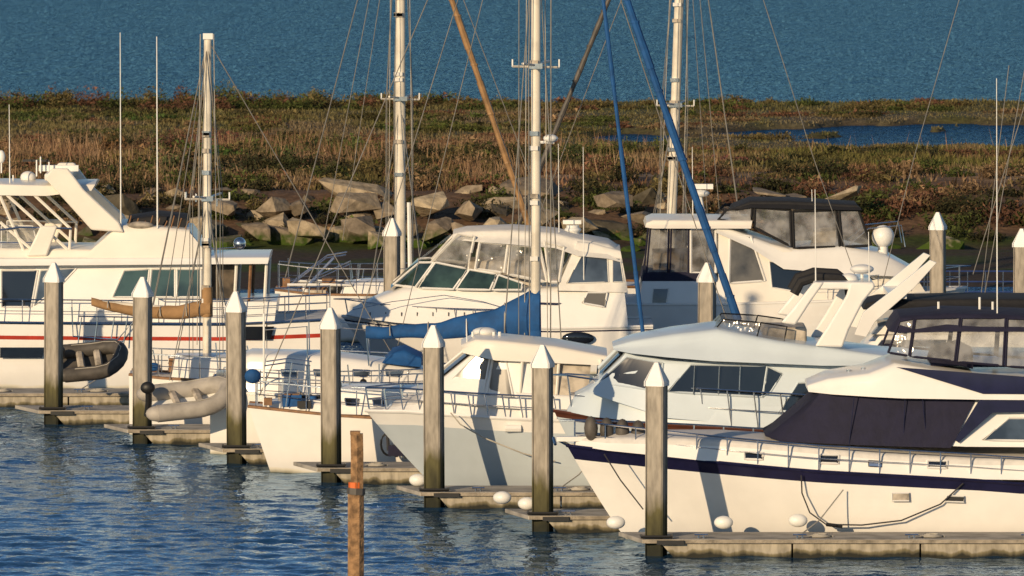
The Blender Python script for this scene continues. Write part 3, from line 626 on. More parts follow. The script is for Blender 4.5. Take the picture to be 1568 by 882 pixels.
w=MB(); y=b.yc-2.25
w.ell((xx(885,520,y),y,zz(518,y)),.5,.08,.2,'glass_dark'); w.make('hull_port',b.e)
# ================================================================== B8 aft-cabin flybridge yacht (bow right)
b=Boat('aft_cabin_motor_yacht',272,2.4,[(1480,440),(1380,452),(1250,462),(1100,466),(940,466)],1420,
  levels=[(0,'hull_white'),(.5,'hull_white'),(.93,'gelcoat'),(1,'')],n=30,te=(.42,.55),wlf=.85,rail='gelcoat')
w=MB()
HS=b.cabin('aft_cabin',[(1110,466,1110,430,2.2,2.1),(978,466,984,430,2.2,2.1)],'gelcoat',r=.12)
b.win(w,HS,[(1000,442),(1024,442),(1018,480),(996,482)],'glass_blue','gelcoat'); 
AD=b.cabin('aft_deck_skirt',[(1096,434,1096,418,2.05,2.0),(983,434,985,418,2.05,2.0)],'canvas_navy',r=.03)
S=[b.st(*q) for q in ((1100,420,1100,348,1.95,1.85),(984,420,992,348,1.95,1.85))]
b.win(w,S,[(996,350),(1024,350),(1022,418),(990,418)],'vinyl_clear','canvas_navy',off=0,fr=.03)
b.win(w,S,[(1028,350),(1055,350),(1054,418),(1026,418)],'vinyl_smoke','canvas_navy',off=0,fr=.03)
b.win(w,S,[(1058,350),(1096,350),(1096,418),(1058,418)],'vinyl_clear','gelcoat',off=0,fr=.04)
b.cabin('aft_deck_furniture',[(1080,420,1080,385,1.2,1.1),(1000,420,1000,388,1.2,1.1)],'interior',r=.05)
b.cabin('aft_hardtop',[(1150,350,1152,338,2.1,1.95),(1000,350,1000,337,2.1,1.95),(988,348,990,341,2.0,1.9)],'gelcoat_warm',r=.1)
S2=b.cabin('saloon',[(1420,452,1395,412,1.3,1.1),(1380,456,1330,396,1.7,1.5),(1230,462,1225,385,2.1,1.9),(1100,464,1100,352,2.15,1.9)],'gelcoat_warm',r=.14)
b.win(w,S2,[(1118,360),(1150,362),(1172,430),(1116,434)],'glass_tan','gelcoat',fr=.04)
b.win(w,S2,[(1235,408),(1300,408),(1380,445),(1240,448)],'glass_dark','gelcoat',fr=.03)
b.win(w,S2,[(1178,400),(1228,406),(1228,448),(1182,440)],'glass_dark','gelcoat',fr=.02)
w.make('windows_and_curtains',b.e)
b.cabin('flybridge_coaming',[(1412,418,1400,414,1.3,1.1),(1385,424,1352,388,1.9,1.6),(1300,420,1290,376,2.1,1.9),(1200,412,1200,380,2.15,1.95),(1150,380,1150,362,2.15,1.95),(1096,356,1100,344,2.1,1.95)],'gelcoat',r=.3)
S=[b.st(*q) for q in ((1336,384,1316,318,1.7,1.4),(1215,384,1215,316,1.85,1.6),(1150,350,1145,312,1.85,1.6),(1094,338,1110,318,1.8,1.5))]; w=MB()
for q in ([(1285,322),(1314,322),(1334,376),(1290,378)],[(1214,324),(1280,322),(1286,378),(1216,380)],[(1156,318),(1210,322),(1212,378),(1155,348)],[(1112,322),(1152,318),(1150,346),(1100,336)]): b.win(w,S,q,'vinyl_clear','canvas_black',off=0,fr=.045)
w.make('flybridge_enclosure',b.e)
b.cabin('bimini_top',[(1320,322,1312,314,1.6,1.4),(1210,320,1210,308,1.7,1.5),(1150,318,1150,308,1.7,1.5),(1120,324,1124,318,1.6,1.4)],'canvas_black',r=.1,camber=.04)
b.cabin('helm_seat',[(1280,382,1280,352,.7,.6),(1245,382,1245,355,.7,.6)],'seat',r=.1)
w=MB(); q=b.P(1352,362,1.0); w.ell(q,.36,.36,.36,'white_plastic',n=18,h=12); w.tube([b.P(1352,396,1.0),b.P(1352,372,1.0)],.16,'white_plastic',n=12)
q=b.P(1075,298); w.tube([b.P(1078,338),b.P(1070,300)],.1,'white_plastic',n=8); w.ell(b.P(1072,296),.3,.3,.12,'white_plastic'); w.box(q[0]-.35,q[0]+.35,b.yc-.1,b.yc+.1,q[2]+.18,q[2]+.34,'white_plastic')
b.tube(w,[(1300,375),(1330,350),(1380,345),(1386,378)],1.2,.02,'chrome'); antenna(w,b,1243,290,320,1.0); antenna(w,b,1060,225,338,1.0)
w.make('radar_and_domes',b.e)
b.rails(.02,.4,.7,n=8,mids=1)
# ================================================================== B9 yacht behind on the right
b=Boat('sport_yacht',229,2.1,[(1240,560),(1300,570),(1400,580),(1500,585),(1900,585)],1330,te=(.4,.55),rail='gelcoat',n=24)
HS=b.cabin('saloon',[(1290,570,1300,552,1.2,1.0),(1310,575,1345,512,1.6,1.3),(1400,580,1400,505,1.8,1.6),(1900,585,1900,505,1.8,1.6)],'gelcoat',r=.2)
w=MB(); b.win(w,HS,[(1350,520),(1450,520),(1440,552),(1322,556)],'glass_dark','gelcoat'); w.make('saloon_windows',b.e)
b.cabin('canvas_top',[(1322,474,1326,464,1.3,1.2),(1345,475,1350,460,1.6,1.4),(1480,472,1480,458,1.7,1.5),(1900,474,1900,460,1.7,1.5)],'canvas_black',r=.1,camber=.03)
w=MB()
for sg in(1,-1):
    q=[(b.P(u,v,1.7)[0],b.P(u,v,1.7)[2]) for u,v in [(1308,512),(1322,478),(1372,440),(1424,398),(1434,402),(1400,440),(1340,492),(1326,516)]]; w.poly_ex(q,b.yc-sg*1.8,b.yc-sg*1.62,'gelcoat')
q=b.P(1360,452,1.7); w.box(q[0],q[0]+.5,b.yc-1.7,b.yc+1.7,q[2]-.1,q[2]+.05,'gelcoat')
for u in(1380,1440,1500,1560): b.tube(w,[(u,476),(u-8,505)],1.6,.025,'chrome')
w.make('radar_arch',b.e,bevel=.04)
b.cabin('flybridge_coaming',[(1335,512,1345,500,1.4,1.3),(1420,512,1420,488,1.6,1.5),(1900,512,1900,488,1.6,1.5)],'gelcoat_warm',r=.15)
# ================================================================== background sailing boats (masts 613 and 1035)
b=Boat('sailing_boat',279,1.6,[(900,440),(780,446),(600,452),(480,452),(420,446)],860,te=(.5,.6),taper=.5,rail='teak',n=24)
b.cabin('coachroof',[(760,448,750,434,.8,.6),(560,452,560,432,1.1,1.0),(520,452,528,436,1.0,.9)],'gelcoat',r=.1)
mast(b,613,440,613,-260,.175,spr=(150,),fore=b.x0-.5,aft=b.x1+.3,w=1.6)
furled(b,[(610,-240),(692,0),(812,350),(845,440)],.105,'mast_wood')
b.rails(.55,.99,.85,n=7,mids=1); b.clutter(b.x1+.3,b.P(560,440)[0],1.0,14,seed=3)
w=MB(); b.tube(w,[(440,440),(500,395),(530,390)],.8,.025,'chrome'); b.tube(w,[(470,440),(512,395)],.8,.025,'chrome'); b.tube(w,[(440,436),(540,436)],1.0,.05,'white_plastic'); b.tube(w,[(626,310),(628,440)],.3,.07,'white_plastic',both=False); b.tube(w,[(480,430),(535,405),(538,432)],1.0,.025,'chrome'); w.make('stern_arch',b.e)
b=Boat('sailing_cutter',286,1.7,[(770,430),(860,436),(1000,440),(1160,436)],810,te=(.5,.6),taper=.5,rail='teak',n=24)
mast(b,1026,400,1049,-260,.17,spr=(160,),fore=b.x0+.4,aft=b.x1-.3,w=1.6)
furled(b,[(1035,-250),(932,0),(830,250),(775,395)],.085,'rubber_dark')
b=Boat('sailing_boat',262,1.6,[(1480,500),(1600,506),(1750,506),(1850,500)],1500,te=(.5,.6),taper=.5,rail='teak',n=20)
mast(b,1640,480,1640,-300,.15,spr=(100,),fore=b.x0+.4,aft=b.x1-.3,w=1.6); b.rails(.02,.9,.8,n=12,mids=2,name='lifelines')
b.clutter(b.x0,b.x1,1.2,20,seed=8)
w=MB(); w.tube([b.P(1150,-60,0),b.P(1245,240,0),b.P(1330,480,0)],.012,'wire',n=4); w.tube([b.P(1480,-40,0),b.P(1400,240,0),b.P(1350,440,0)],.012,'wire',n=4); w.tube([b.P(1600,60,0),b.P(1490,420,0)],.014,'wire',n=4); w.tube([b.P(1545,100,0),b.P(1500,470,0)],.012,'wire',n=4); w.make('running_backstays',b.e)
# ================================================================== piles and finger docks
def pile(u,vtop,y,yaw=-.3,w=.44,top=4.65):
    x=xx(u,vtop,y); mb=MB(); a=w/2
    def ring(hw,z,c=.0):
        pts=[]
        for sx,sy in((-1,-1),(1,-1),(1,1),(-1,1)):
            for k in (0,1):
                px=sx*hw-(c*sx if (k==0)==(sx*sy>0) else 0); py=sy*hw-(c*sy if (k==1)==(sx*sy>0) else 0)
                pts.append((x+px*math.cos(yaw)-py*math.sin(yaw),y+px*math.sin(yaw)+py*math.cos(yaw),z))
        return pts
    R=[ring(a,-1,.04)]+[ring(a,z,.04) for z in np.linspace(0,top-.55,6)]
    for i in range(len(R)-1): 
        for j in range(8): mb.add([R[i][j],R[i][(j+1)%8],R[i+1][(j+1)%8],R[i+1][j]],[(0,1,2,3)],'pile_concrete')
    C=[ring(a+.03,top-.56,.04),ring(a+.03,top-.45,.04),ring(.05,top,.01)]
    mb.add(C[0],[tuple(range(8))],'cap_white')
    for i in range(2):
        for j in range(8): mb.add([C[i][j],C[i][(j+1)%8],C[i+1][(j+1)%8],C[i+1][j]],[(0,1,2,3)],'cap_white')
    mb.add(C[2],[tuple(range(8))],'cap_white')
    o=mb.make('concrete_pile',None,loc=(x,y,0),angle=20)
    o.rotation_euler=(random.uniform(-.004,.004),random.uniform(-.006,.006),0)
    return o
rows_=[(1005,555,853),(831,528,816),(665,498,779),(507,471,741),(362,446,711),(217,424,681),(81,402,651),(-60,385,624)]
for k,(u,vt,vb) in enumerate(rows_):
    y=rng_(vb)+.35; z=zz(vt,y); pile(u,vt,y,top=z,yaw=-.3-.08*random.random())
for u,vt in((1437,325),(1082,402),(600,334),(1565,350)):
    y=(H-4.65)/math.tan(ang(vt)); pile(u,vt,y)
def finger(u,vb,k):
    y0=rng_(vb); y1=y0+2.0; x0=xx(u-22,vb,y0); xb=xx(u-58,vb,y1); xe=x0+ (26 if k<3 else 16)
    e=empty('finger_dock',(x0,y0,0)); mb=MB()
    z1=.42;z0=.32
    mb.add([(x0,y0,z0),(xe,y0,z0),(xe,y1,z0),(xb,y1,z0),(x0,y0,z1),(xe,y0,z1),(xe,y1,z1),(xb,y1,z1)],[(3,2,1,0),(4,5,6,7),(0,1,5,4),(1,2,6,5),(2,3,7,6),(3,0,4,7)],'dock_top')
    mb.make('deck_slab',e,smooth=False,bevel=.015)
    mb=MB(); xs=x0+.55; first=True
    while xs<xe-.5:
        L=3.0; xf=min(xs+L,xe)
        sl=.45 if first else 0
        mb.add([(xs+sl,y0+.05,-.3),(xf,y0+.05,-.3),(xf,y1-.05,-.3),(xs+sl,y1-.05,-.3),(xs-.1 if first else xs,y0+.05,z0-.003),(xf,y0+.05,z0-.003),(xf,y1-.05,z0-.003),(xs-.1 if first else xs,y1-.05,z0-.003)],[(3,2,1,0),(4,5,6,7),(0,1,5,4),(1,2,6,5),(2,3,7,6),(3,0,4,7)],'dock_float')
        xs=xf+.04; first=False
    mb.make('concrete_floats',e,smooth=False,bevel=.02)
    mb=MB(); mb.box(x0+.02,xe,y0-.04,y0-.003,z0+.01,z1-.01,'dock_timber')
    mb.box(x0+.35,x0+1.0,y0-.1,y0-.045,z0-.02,z0+.08,'black')
    rd=random.Random(k)
    for q in range(6):
        xc=x0+1.2+q*2.6+rd.uniform(-.3,.3); mb.tube([(xc-.16,y0+.2,z1+.09),(xc+.16,y0+.2,z1+.09)],.03,'chrome'); 
        for s_ in(-.06,.06): mb.tube([(xc+s_,y0+.2,z1),(xc+s_,y0+.2,z1+.09)],.025,'chrome')
        if rd.random()<.6: mb.tube([(xc+.3*math.cos(a*.8)*(1-a*.02)+.5,y0+.6+.3*math.sin(a*.8)*(1-a*.02),z1+.02+a*.002) for a in range(30)],.018,'rope',n=5)
        if q in(1,3): mb.tube([(xc,y0+.2,z1+.08),(xc+.5,y0+1.2,z1+.35),(xc+1.1,y0+2.1,z1+1.0)],.018,'rope',n=5)
    mb.make('rub_strip_and_cleats',e)
    # tie-up hoop round the pile
    mb=MB(); xp=xx(u,vb,y0+.35); mb.tube([(xp-.36,y0+.35+.0,z1+.06),(xp-.36,y0-.0,z1+.06),(xp+.36,y0-.0,z1+.06),(xp+.36,y0+.35,z1+.06)],.04,'black'); mb.make('pile_guide',e)
for k,(u,vt,vb) in enumerate(rows_): finger(u,vb,k)
# fenders
for (u,v,y) in ((640,735,216.6),(769,762,211.5),(807,771,209.6),(943,800,204.5),(1108,800,203.6),(1222,797,203.6)):
    mb=MB(); c=pt(u,v,y); z=max(c[2],.42+.15)
    mb.ell((c[0],y,z),.23,.17,.16,'white_plastic',n=16,h=10); mb.make('boat_fender',None,loc=(c[0],y,z))
# foreground wooden post
y=195; mb=MB(); x0=xx(545,760,y)
mb.tube([(x0-.01,y,-1),(x0,y,1),(x0,y,zz(755,y))],.19,'post_wood',n=7)
mb.tube([(x0+.02,y,zz(757,y)),(x0+.03,y,zz(700,y)),(x0+.02,y,zz(664,y))],.165,'post_wood',n=6)
mb.tube([(x0,y,zz(757,y)),(x0+.01,y,zz(747,y))],.21,'rubber_dark',n=8); mb.tube([(x0-.02,y-.03,zz(747,y)),(x0-.02,y-.03,zz(738,y))],.15,'orange_band',n=8)
mb.box(x0-.13,x0+.1,y-.13,y+.13,zz(665,y),zz(660,y),'post_wood')
mb.make('wooden_post',None,loc=(x0,y,0),angle=25)
# back gangway with rails at the right
mb=MB(); y=288
x0=xx(1400,450,y); mb.box(x0,x0+14,y,y+1.6,.5,.7,'dock_timber'); mb.box(x0,x0+14,y+.2,y+1.4,-.3,.5,'dock_float')
for i in range(24): mb.tube([(x0+i*.6,y,.7),(x0+i*.6,y,1.7)],.02,'chrome',n=5)
for z in(1.0,1.35,1.7): mb.tube([(x0,y,z),(x0+14,y,z)],.025,'blue_boot',n=5)
mb.make('gangway',None,loc=(x0,y,0))
# ================================================================== terrain
def vn(x,y,seed=0):
    r=np.random.default_rng(seed); G=r.random((257,257)); x=np.asarray(x,float)+1000; y=np.asarray(y,float)+1000
    xi=np.floor(x).astype(int); yi=np.floor(y).astype(int); fx=x-xi; fy=y-yi; fx=fx*fx*(3-2*fx); fy=fy*fy*(3-2*fy)
    g=lambda a,b_:G[a%257,b_%257]
    return (g(xi,yi)*(1-fx)+g(xi+1,yi)*fx)*(1-fy)+(g(xi,yi+1)*(1-fx)+g(xi+1,yi+1)*fx)*fy
def fbm(x,y,seed=0): return vn(x,y,seed)*.55+vn(x*2.1,y*2.1,seed+1)*.28+vn(x*4.3,y*4.3,seed+2)*.17
def creek(x,y):
    yc=434+1.5*np.sin(x*.25)+5*(fbm(x*.3,y*.1,5)-.5); wd=np.clip((x-7.0)*1.5,0,16)*(.75+.5*fbm(x*.4,y*.05,8)); a=np.clip((wd-np.abs(y-yc))/2,0,1)
    wd2=np.clip(9-np.abs(x-6.2)*2.2,0,8); a2=np.clip((wd2-np.abs(y-430))/2,0,1)
    isl=np.clip((fbm(x*.35,y*.12,15)-.58)*12,0,1)
    return np.maximum(a*(1-isl*.9),a2)
def terr(x,y):
    x=np.asarray(x,float);y=np.asarray(y,float)
    yw=y+2.2*(fbm(x*.12,y*.05,11)-.5)*2
    z=np.interp(yw,[296,308,328,335,345,380,402,412,462,468,474],[-1,-.06,.35,1.95,2.1,1.6,.75,.2,.25,.42,-.8])
    z=z-np.clip((x-8)/8,0,1)*np.clip((yw-326)/6,0,1)*np.clip((344-yw)/6,0,1)*.5
    z=z-np.clip((x-2)/5,0,1)*np.clip((yw-385)/12,0,1)*np.clip((414-yw)/10,0,1)*.35
    z=z+(fbm(x*.35,y*.35,21)-.5)*.35*np.clip((y-326)/8,0.15,1)*np.where(y>405,.35,1)
    return z-creek(x,y)*.9
def zone(x,y):
    """ground / vegetation tint by position"""
    n=fbm(x*.18,y*.06,31); n2=fbm(x*.5,y*.2,41); n3=fbm(x*1.3,y*.35,47); n4=fbm(x*.3,y*.10,57); right=np.clip((x+2)/14,0,1)
    brown=np.array([.165,.098,.056]); red=np.array([.175,.078,.050]); straw=np.array([.30,.225,.135]); olive=np.array([.125,.125,.038]); grey=np.array([.175,.145,.090]); dark=np.array([.055,.045,.022])
    def mx(a,b_,t): return a*(1-t[...,None])+b_*t[...,None]
    c=mx(np.broadcast_to(brown,x.shape+(3,)),straw,np.clip((n-.45)*5,0,1)*.65)
    c=mx(c,red,np.clip((n2-.53)*6,0,1)*.7)
    c=mx(c,olive,np.clip((n2-.42)*4+right*1.2-.75,0,1)*np.clip((y-350)/12,0,1)*.85)
    c=mx(c,mx(np.broadcast_to(grey,x.shape+(3,)),olive,np.clip((n-.48)*6,0,1)*.7),np.clip((y-400)/12,0,1)*.8)
    c=mx(c,olive*.9,np.clip((n4-.52)*9,0,1)*.75)
    c=mx(c,olive,np.clip((y-455)/5,0,1)*.6)
    c=mx(c,dark,np.clip((n3-.56)*6,0,1)*.65)
    return c*np.clip(.55+.9*n3,.55,1.35)[...,None]
xs=np.linspace(-95,95,320); ys=np.linspace(296,475,320); X,Y=np.meshgrid(xs,ys); Z=terr(X,Y)
def np_mesh(name,V,Fc,col,matn,per=4):
    me=bpy.data.meshes.new(name); n=len(V); me.vertices.add(n); me.vertices.foreach_set('co',V.astype(np.float32).ravel())
    k=len(Fc); me.loops.add(k*per); me.loops.foreach_set('vertex_index',Fc.astype(np.int32).ravel()); me.polygons.add(k)
    me.polygons.foreach_set('loop_start',np.arange(0,k*per,per,dtype=np.int32)); me.update(calc_edges=True)
    if col is not None:
        a=me.color_attributes.new('Col','FLOAT_COLOR','POINT'); a.data.foreach_set('color',np.concatenate([col,np.ones((n,1))],1).astype(np.float32).ravel())
    me.materials.append(M[matn]); o=bpy.data.objects.new(name,me); bpy.context.collection.objects.link(o); return o
V=np.stack([X.ravel(),Y.ravel(),Z.ravel()],1); nx=320
I=np.arange(nx*(nx)).reshape(nx,nx); Q=np.stack([I[:-1,:-1],I[:-1,1:],I[1:,1:],I[1:,:-1]],-1).reshape(-1,4)
C=zone(X,Y).reshape(-1,3)*.8
mud=np.array([.060,.043,.030]); grn=np.array([.05,.068,.014]); soil=np.array([.15,.092,.055]); path=np.array([.40,.29,.19])
def bl(C,c,t): return C*(1-t[:,None])+c*t[:,None]
xr,yr,zr=X.ravel(),Y.ravel(),Z.ravel()
C=bl(C,soil,np.clip((349-yr)/4,0,1)); C=bl(C,path,np.clip(1-np.abs(yr-347-1.5*np.sin(xr*.2))/2.8,0,1)*np.clip((xr+4)/6,0,1)*np.clip(fbm(xr*.3,yr*.1,77)*3-.5,0,1))
C=bl(C,mud,np.clip((.75-zr)/.25,0,1)*(yr<340)); C=bl(C,grn,np.clip((fbm(xr*.2,yr*.3,51)-.42)*6,0,1)*(zr<.6)*(yr<340)*(zr>.05)); C=bl(C,mud,np.clip((.06-zr)/.2,0,1)*(yr>400))
o=np_mesh('marsh_ground',V,Q,C,'marsh_soil'); o.data.polygons.foreach_set('use_smooth',[True]*len(o.data.polygons))
# grass blades
def blades(name,n,ymin,ymax,hmin,hmax,wd,colmul=1.0,dens=None,seed=1,lean=.25,colfn=None):
    r=np.random.default_rng(seed); y=ymin+(ymax-ymin)*r.random(n); hx=784*y/F*1.35+4; x=(r.random(n)*2-1)*hx; z=terr(x,y)
    keep=(z>.06)
    if dens is not None: keep&=(r.random(n)<dens(x,y,z))
    x,y,z=x[keep],y[keep],z[keep]; n=len(x); h=(hmin+(hmax-hmin)*r.random(n)**1.5)*(.3+1.3*fbm(x*.5,y*.25,61)); a=r.random(n)*math.pi; w=wd*(.6+.8*r.random(n))
    h=h*np.where(y>400,np.where((x>2)&(y<460),.35,.65),1)
    lx=(r.random(n)-.5)*2*lean*h; ly=(r.random(n)-.5)*2*lean*h
    V=np.empty((n,3,3)); V[:,0]=np.stack([x-np.cos(a)*w,y-np.sin(a)*w,z-.04],1); V[:,1]=np.stack([x+np.cos(a)*w,y+np.sin(a)*w,z-.04],1); V[:,2]=np.stack([x+lx,y+ly,z+h],1)
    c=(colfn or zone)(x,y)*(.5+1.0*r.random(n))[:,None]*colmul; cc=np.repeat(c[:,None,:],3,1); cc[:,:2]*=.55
    return np_mesh(name,V.reshape(-1,3),np.arange(n*3).reshape(n,3),cc.reshape(-1,3),'foliage',per=3)
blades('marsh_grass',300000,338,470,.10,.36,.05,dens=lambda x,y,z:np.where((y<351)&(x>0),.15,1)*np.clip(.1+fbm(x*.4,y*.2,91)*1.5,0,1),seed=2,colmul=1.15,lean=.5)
def reedcol(x,y):
    n=fbm(x*.25,y*.12,33)[:,None]; return np.array([.23,.125,.068])*(1-n)+np.array([.42,.30,.19])*n
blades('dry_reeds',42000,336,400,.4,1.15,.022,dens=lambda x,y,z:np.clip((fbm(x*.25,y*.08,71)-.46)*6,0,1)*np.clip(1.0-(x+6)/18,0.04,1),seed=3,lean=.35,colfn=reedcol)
# shrubs
def shrubs(name,items,seed,leafs=420):
    r=np.random.default_rng(seed); VV=[];CC=[]
    for (x,y,w,h,c) in items:
        z=float(terr(np.array([x]),np.array([y]))[0]); n=int(leafs*(.5+w))
        d=r.normal(size=(n,3)); d/=np.linalg.norm(d,axis=1)[:,None]; rad=r.random(n)**.4
        lump=1+.35*np.sin(d[:,0]*5+x)*np.cos(d[:,1]*4+y)+.2*np.sin(d[:,2]*9+x*3)
        p=d*rad[:,None]*lump[:,None]; p[:,2]=np.abs(p[:,2]); p*=np.array([w,w,h]); p+=np.array([x,y,z-.05])
        s=.03+.04*r.random(n); a=r.normal(size=(n,3))*s[:,None]; b_=r.normal(size=(n,3))*s[:,None]
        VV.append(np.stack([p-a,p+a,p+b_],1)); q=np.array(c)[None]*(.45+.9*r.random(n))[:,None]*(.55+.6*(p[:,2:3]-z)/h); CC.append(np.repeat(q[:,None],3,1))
    V=np.concatenate(VV).reshape(-1,3); C=np.concatenate(CC).reshape(-1,3)
    return np_mesh(name,V,np.arange(len(V)).reshape(-1,3),np.clip(C,0,1),'foliage',per=3)
rd=random.Random(4); it=[]; G=(.080,.100,.028); R_=(.16,.080,.050); O=(.15,.12,.05); D=(.045,.045,.020); W_=(.24,.16,.09)
for i in range(230):   # far shore hedge, taller at left
    x=rd.uniform(-36,34); y=rd.uniform(460,467); big=max(.0,min(1,(-x-0)/14))
    if rd.random()<.45+big*.5: it.append((x,y,rd.uniform(.5,1.5),rd.uniform(.2,.45)+big*rd.uniform(.15,.7),rd.choice([G,G,R_,O,O])))
for i in range(180): # rim above and among the rocks
    x=rd.uniform(-28,28); y=rd.uniform(332,350); it.append((x,y,rd.uniform(.4,1.3),rd.uniform(.25,.8),rd.choice([R_,O,G,G,D,D,W_])))
for i in range(120):
    x=rd.uniform(-28,28); y=rd.uniform(328.5,334); it.append((x,y,rd.uniform(.3,.9),rd.uniform(.2,.55),rd.choice([O,G,D,D,W_])))
for u,v,w_,h_ in((1190,285,.9,.5),(1330,295,1.2,.7),(1420,300,1.6,.6),(1500,330,1.5,.8),(1540,340,1.2,.8),(520,268,.9,.5),(290,280,.9,.7),(400,295,.6,.5),(1100,300,.8,.4),(150,300,.8,.6),(1380,330,1.1,.6),(1460,345,1.4,.6),(1250,330,1.3,.5),(1180,340,1.2,.5),(1300,345,1.2,.5),(1400,320,1.3,.6)):
    y=336+max(0,(300-v)*.25)-max(0,(v-310)*.12); it.append((xx(u,v,y),y,w_,h_,rd.choice([R_,D,G])))
for k in range(46):  # clumps of brush
    cx=rd.uniform(-28,28); cy=rd.uniform(350,456); col=rd.choice([G,D,D,R_,O]); 
    for i in range(rd.randint(4,11)):
        x=cx+rd.gauss(0,1.8); y=cy+rd.gauss(0,2.2)
        if creek(np.array([x]),np.array([y]))[0]<.05 and not(x>2 and 395<y<424): 
            it.append((x,y,rd.uniform(.5,1.4),rd.uniform(.15,.4) if (x>4 or y>405) else rd.uniform(.3,.85),tuple(c*rd.uniform(.8,1.25) for c in col)))
for i in range(300):
    y=rd.uniform(346,458); x=rd.uniform(-29,29); right=x>rd.uniform(-8,10)
    if creek(np.array([x]),np.array([y]))[0]<.05 and not(x>2 and 398<y<422): 
        far=y>405; it.append((x,y,rd.uniform(.4,1.9),rd.uniform(.12,.32) if far or right else rd.uniform(.25,.8),rd.choice([G,O,W_,O,D,R_] if (right or far) else [R_,O,W_,W_,D,G,G])))
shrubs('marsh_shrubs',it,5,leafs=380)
# riprap
bm=bmesh.new(); lay=bm.verts.layers.float_color.new('Col'); rd=random.Random(21)
def rock(x,y,z,sx,sy,sz,c):
    vs=[]; 
    for i in range(16):
        p=Vector((rd.uniform(-1,1),rd.uniform(-1,1),rd.uniform(-1,1))); m_=max(abs(p.x),abs(p.y),abs(p.z)); p=p/m_*rd.uniform(.75,1)
        p=p.lerp(p.normalized(),.2)
        vs.append(Vector((p.x*sx,p.y*sy,p.z*sz)))
    a=rd.uniform(-.7,.7); t=rd.uniform(-.45,.45)
    new=[]
    for p in vs:
        q=Vector((p.x*math.cos(t)-p.z*math.sin(t),p.y,p.x*math.sin(t)+p.z*math.cos(t))); q=Vector((q.x*math.cos(a)-q.y*math.sin(a),q.x*math.sin(a)+q.y*math.cos(a),q.z))
        v=bm.verts.new(q+Vector((x,y,z))); v[lay]=(*c,1); new.append(v)
    g=bmesh.ops.convex_hull(bm,input=new); bmesh.ops.delete(bm,geom=[e for e in g['geom_interior'] if isinstance(e,bmesh.types.BMVert)],context='VERTS')
cols=[(.33,.27,.19),(.27,.22,.16),(.21,.17,.125),(.40,.33,.23),(.13,.11,.08),(.085,.075,.055)]
for i in range(430):
    x=rd.uniform(-34,34); y=rd.uniform(324.5,337); s=rd.choice([.15,.2,.3,.4,.55,.8,.95])*rd.uniform(.8,1.2)
    if x>5.5 and rd.random()<min(.93,.6+(x-5.5)*.06): continue
    if x<-11 and rd.random()<.3: continue
    if fbm(np.array([x*.45]),np.array([y*.3]),19)[0]<.4: continue
    z=float(terr(np.array([x]),np.array([y]))[0]); rock(x,y,z+rd.uniform(-.15,.25)*s,s*rd.uniform(.9,1.6),s,s*rd.uniform(.45,.8),rd.choice(cols))
for u,v,w_,h_ in((542,312,40,19),(478,350,36,16),(548,352,28,21),(660,312,28,16),(420,320,25,15),(395,352,32,14),(670,350,28,17),(722,322,22,15),(940,305,30,13),(830,330,24,14),(340,315,26,12),(620,350,22,15),(300,345,26,15),(760,345,22,14),(1180,296,34,6),(1290,300,40,7),(985,335,28,13),(590,322,20,12),(455,318,18,11),(890,345,24,13),(700,352,18,10)):
    y=331 if v<325 else 327.5; s=F/y; rock(xx(u,v,y),y,zz(v,y),w_/s,.8,h_/s,rd.choice(cols[:4]))
me=bpy.data.meshes.new('riprap_rocks'); bm.to_mesh(me); bm.free(); me.materials.append(M['rock_stone']); o=bpy.data.objects.new('riprap_rocks',me); bpy.context.collection.objects.link(o)
# ================================================================== water
m=bpy.data.materials.new('bay_water'); m.use_nodes=True; nt=m.node_tree; N=nt.nodes; L=nt.links
for n_ in list(N):
    if n_.type=='BSDF_PRINCIPLED': N.remove(n_)
g=N.new('ShaderNodeNewGeometry'); 
def nz(scale,sx,sy,det,rough=.55):
    mp=N.new('ShaderNodeMapping'); mp.inputs['Scale'].default_value=(sx,sy,1); mp.inputs['Rotation'].default_value=(0,0,.2); L.new(g.outputs['Position'],mp.inputs[0])
    n=N.new('ShaderNodeTexNoise'); n.inputs['Scale'].default_value=scale; n.inputs['Detail'].default_value=det; n.inputs['Roughness'].default_value=rough; L.new(mp.outputs[0],n.inputs['Vector']); return n
a=nz(1.8,1,.7,3,.6); c=nz(.45,1,.35,3); e_=nz(.5,1,.30,3,.7)
sp=N.new('ShaderNodeSeparateXYZ'); L.new(g.outputs['Position'],sp.inputs[0])
def ymap(v0,v1,y0=225,y1=470):
    mr=N.new('ShaderNodeMapRange'); mr.inputs[1].default_value=y0; mr.inputs[2].default_value=y1; mr.inputs[3].default_value=v0; mr.inputs[4].default_value=v1; L.new(sp.outputs['Y'],mr.inputs[0]); return mr
s1=N.new('ShaderNodeMath'); s1.operation='MULTIPLY_ADD'; s1.inputs[1].default_value=2.2; L.new(c.outputs[0],s1.inputs[0]); L.new(a.outputs[0],s1.inputs[2])
s2=N.new('ShaderNodeMath'); s2.operation='MULTIPLY_ADD'; L.new(e_.outputs[0],s2.inputs[0]); L.new(ymap(0,4.5,320,460).outputs[0],s2.inputs[1]); L.new(s1.outputs[0],s2.inputs[2])
bp=N.new('ShaderNodeBump'); bp.inputs['Strength'].default_value=1.0; L.new(ymap(.06,1.0).outputs[0],bp.inputs['Distance']); L.new(s2.outputs[0],bp.inputs['Height'])
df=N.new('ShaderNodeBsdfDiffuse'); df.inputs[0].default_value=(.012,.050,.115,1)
gl=N.new('ShaderNodeBsdfGlossy'); gl.inputs['Roughness'].default_value=.07; tm=N.new('ShaderNodeMix'); tm.data_type='RGBA'; tm.inputs[6].default_value=(.62,.80,1,1); tm.inputs[7].default_value=(.30,.62,1.0,1)
